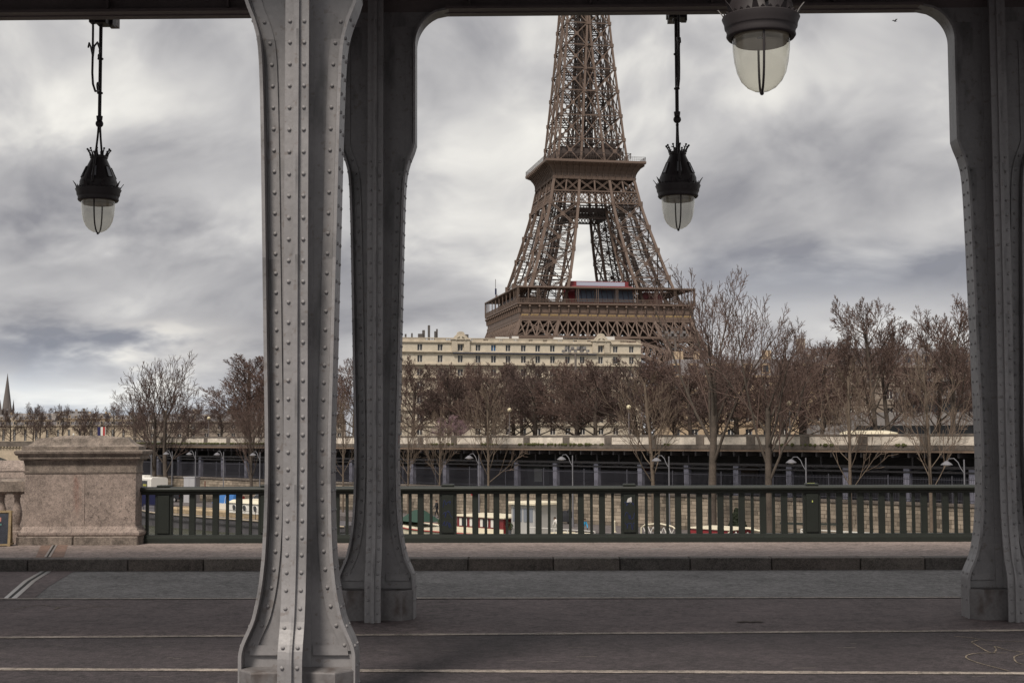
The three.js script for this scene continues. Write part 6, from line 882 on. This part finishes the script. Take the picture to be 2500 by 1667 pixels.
{ // roof of a white coach on the street, behind the parapet
  const g = thing('white_coach', 'white coach roof showing just above the parapet behind the rightmost trees', 'coach', B(38.6, -2.2, STREET), TH); part('body', loft([[-5.0, 0.9], [-4.8, 1], [4.8, 1], [5.0, 0.9]].map(([x, k]) => [[x, -0.0 + 0.25, 1.0 * k], [x, 1.0, 1.0 * k], [x, 1.14, 0.85 * k], [x, 1.14, -0.85 * k], [x, 1.0, -1.0 * k], [x, 0.25, -1.0 * k]].reverse())), M.cream, g); part('roof_pod', loft([[-1.9, 0.5], [-1.2, 1], [1.6, 1], [2.6, 0.4]].map(([x, k]) => [[x, 1.13, 0.7], [x, 1.13 + 0.3 * k, 0.55], [x, 1.13 + 0.3 * k, -0.55], [x, 1.13, -0.7]].reverse())), M.cream, g); for (const x of [-3, 3]) part('wheel', new MB().geo(new THREE.CylinderGeometry(0.3, 0.3, 1.9, 14), new THREE.Matrix4().makeRotationX(Math.PI / 2).setPosition(x, 0.3, 0)), M.black, g);
}
// ---- people on the quay: one continuous body each
function figure(name, label, pos, turn, joints, bones, skinFrom, matTop) {
  const N = 44, S = 2.1, mc = new MarchingCubes(N, new THREE.MeshBasicMaterial(), false, false, 60000); mc.isolation = 0;
  const half = S / 2, sd = (p) => { let d = 9; for (const [a, b, r0, r1] of bones) { const A = joints[a], C = joints[b], ab = [C[0] - A[0], C[1] - A[1], C[2] - A[2]], ap = [p[0] - A[0], p[1] - A[1], p[2] - A[2]], l = ab[0] ** 2 + ab[1] ** 2 + ab[2] ** 2 || 1e-6, t = clamp((ap[0] * ab[0] + ap[1] * ab[1] + ap[2] * ab[2]) / l), e = Math.hypot(ap[0] - ab[0] * t, ap[1] - ab[1] * t, ap[2] - ab[2] * t) - mix(r0, r1, t), k = 0.05, h = clamp(0.5 + 0.5 * (d - e) / k); d = mix(d, e, h) - k * h * (1 - h); } return d; };
  for (let z = 0; z < N; z++) for (let y = 0; y < N; y++) for (let x = 0; x < N; x++) mc.field[x + y * N + z * N * N] = -sd([(x - N / 2) / (N / 2) * half, (y - N / 2) / (N / 2) * half + 0.92, (z - N / 2) / (N / 2) * half]);
  mc.update(); const n = mc.count, b = new MB().color(1, 1, 1), P = mc.positionArray, Nn = mc.normalArray;
  for (let i = 0; i < n; i += 3) { const q = k => [P[(i + k) * 3] * half, P[(i + k) * 3 + 1] * half + 0.92, P[(i + k) * 3 + 2] * half], m = k => [Nn[(i + k) * 3], Nn[(i + k) * 3 + 1], Nn[(i + k) * 3 + 2]]; const c = q(0); b.col = skinFrom(c); b.tri(q(0), q(1), q(2), m(0), m(1), m(2)); }
  const g = thing(name, label, 'person', pos, turn); part('body', b, mat(1, 1, 1, 0.85, { vertexColors: true }), g);
  const hd = joints.head; part('hair', new MB().geo(new THREE.SphereGeometry(0.108, 12, 8, 0, 6.283, 0, 1.75), new THREE.Matrix4().makeTranslation(hd[0], hd[1] + 0.02, hd[2] - 0.012)), mat(0.03, 0.022, 0.018, 0.9), g); return g;
}
const pose = (bend, stride) => { const J = { hip: [0, 0.93, 0], chest: [0, 0.93 + 0.42 * Math.cos(bend), 0.42 * Math.sin(bend)], neck: [0, 0.93 + 0.55 * Math.cos(bend), 0.55 * Math.sin(bend)], head: [0, 0.93 + 0.72 * Math.cos(bend * 0.9), 0.72 * Math.sin(bend * 0.9) + 0.02] };
  for (const [s, k] of [[-1, 'L'], [1, 'R']]) { J['h' + k] = [s * 0.1, 0.9, 0]; J['k' + k] = [s * 0.11, 0.48, s * stride * 0.5 + 0.04]; J['a' + k] = [s * 0.11, 0.07, s * stride]; J['t' + k] = [s * 0.12, 0.04, s * stride + 0.15]; J['s' + k] = [s * 0.19, J.neck[1] - 0.05, J.neck[2]]; J['e' + k] = [s * 0.24, J.neck[1] - 0.32, J.neck[2] + 0.05 + 0.1 * Math.sin(bend) - s * stride * 0.3]; J['w' + k] = [s * 0.2, J.neck[1] - 0.52, J.neck[2] + 0.18 - s * stride * 0.4]; J['f' + k] = [s * 0.19, J.neck[1] - 0.62, J.neck[2] + 0.2 - s * stride * 0.4]; } return J; };
const bonesOf = [['hip', 'chest', 0.155, 0.165], ['chest', 'neck', 0.15, 0.07], ['neck', 'head', 0.055, 0.1], ...['L', 'R'].flatMap(k => [['hip', 'h' + k, 0.13, 0.1], ['h' + k, 'k' + k, 0.095, 0.065], ['k' + k, 'a' + k, 0.062, 0.045], ['a' + k, 't' + k, 0.05, 0.04], ['chest', 's' + k, 0.1, 0.06], ['s' + k, 'e' + k, 0.058, 0.046], ['e' + k, 'w' + k, 0.043, 0.034], ['w' + k, 'f' + k, 0.036, 0.028]])];
{ const J = pose(0.75, 0.1); figure('person', 'person in a white shirt and dark trousers bending forward on the houseboat deck', B(20.3, 13.6, WATER + 1.82), TH - 1.4, J, bonesOf, c => c[1] < 0.93 && c[2] < 0.28 ? [0.02, 0.02, 0.03] : Math.hypot(c[0], c[1] - J.head[1], c[2] - J.head[2]) < 0.14 ? [0.35, 0.22, 0.16] : [0.62, 0.60, 0.58]); }
{ const J = pose(0.05, 0.22); figure('person', 'person dressed in black walking along the quay beside the blue scrawled railing post', B(-7.9, 3.0, QUAY), TH - 0.6, J, bonesOf, c => c[1] > J.head[1] - 0.13 ? [0.35, 0.22, 0.16] : [0.018, 0.018, 0.022]); }
{ const J = pose(0.9, 0.05); figure('person', 'person in dark clothes stooping at the bow of the grey barge', B(-44.6, 12.6, WATER + 1.6), TH + 1.2, J, bonesOf, c => Math.hypot(c[0], c[1] - J.head[1], c[2] - J.head[2]) < 0.14 ? [0.3, 0.19, 0.14] : [0.02, 0.022, 0.03]); }
{ const J = pose(0.6, 0.05); figure('person', 'person in a bright blue jacket leaning over beside the person in white', B(23.2, 14.0, WATER + 1.82), TH + 1.4, J, bonesOf, c => c[1] < 0.9 ? [0.02, 0.02, 0.03] : Math.hypot(c[0], c[1] - J.head[1], c[2] - J.head[2]) < 0.13 ? [0.3, 0.19, 0.14] : [0.05, 0.33, 0.6]); }
{ // bird in the sky
  const g = thing('bird', 'tiny dark bird flying in the sky at the upper right', 'bird', [43.2, 51.5, -170], 0.5); part('body', new MB().geo(new THREE.SphereGeometry(0.14, 8, 6).scale(2.4, 0.9, 0.9)), mat(0.05, 0.05, 0.055, 0.9), g); for (const s of [-1, 1]) part('wing', new MB().hexa([[-0.14, 0.02, 0], [0.14, 0.02, 0], [0.14, 0, 0], [-0.14, 0, 0], [-0.1, 0.3, s * 0.35], [0.12, 0.32, s * 0.35], [0.0, 0.22, s * 0.75], [-0.08, 0.21, s * 0.75]]), mat(0.05, 0.05, 0.055, 0.9), g); part('tail', new MB().box(0.4, 0.02, 0, 0.25, 0.02, 0.14), mat(0.05, 0.05, 0.055, 0.9), g); g.scale.setScalar(0.65);
}

// ------------------------------------------------------------------ shadows and render
scene.traverse(o => { if (o.isMesh || o.isInstancedMesh) { o.castShadow = true; o.receiveShadow = true; } });
renderer.render(scene, camera);
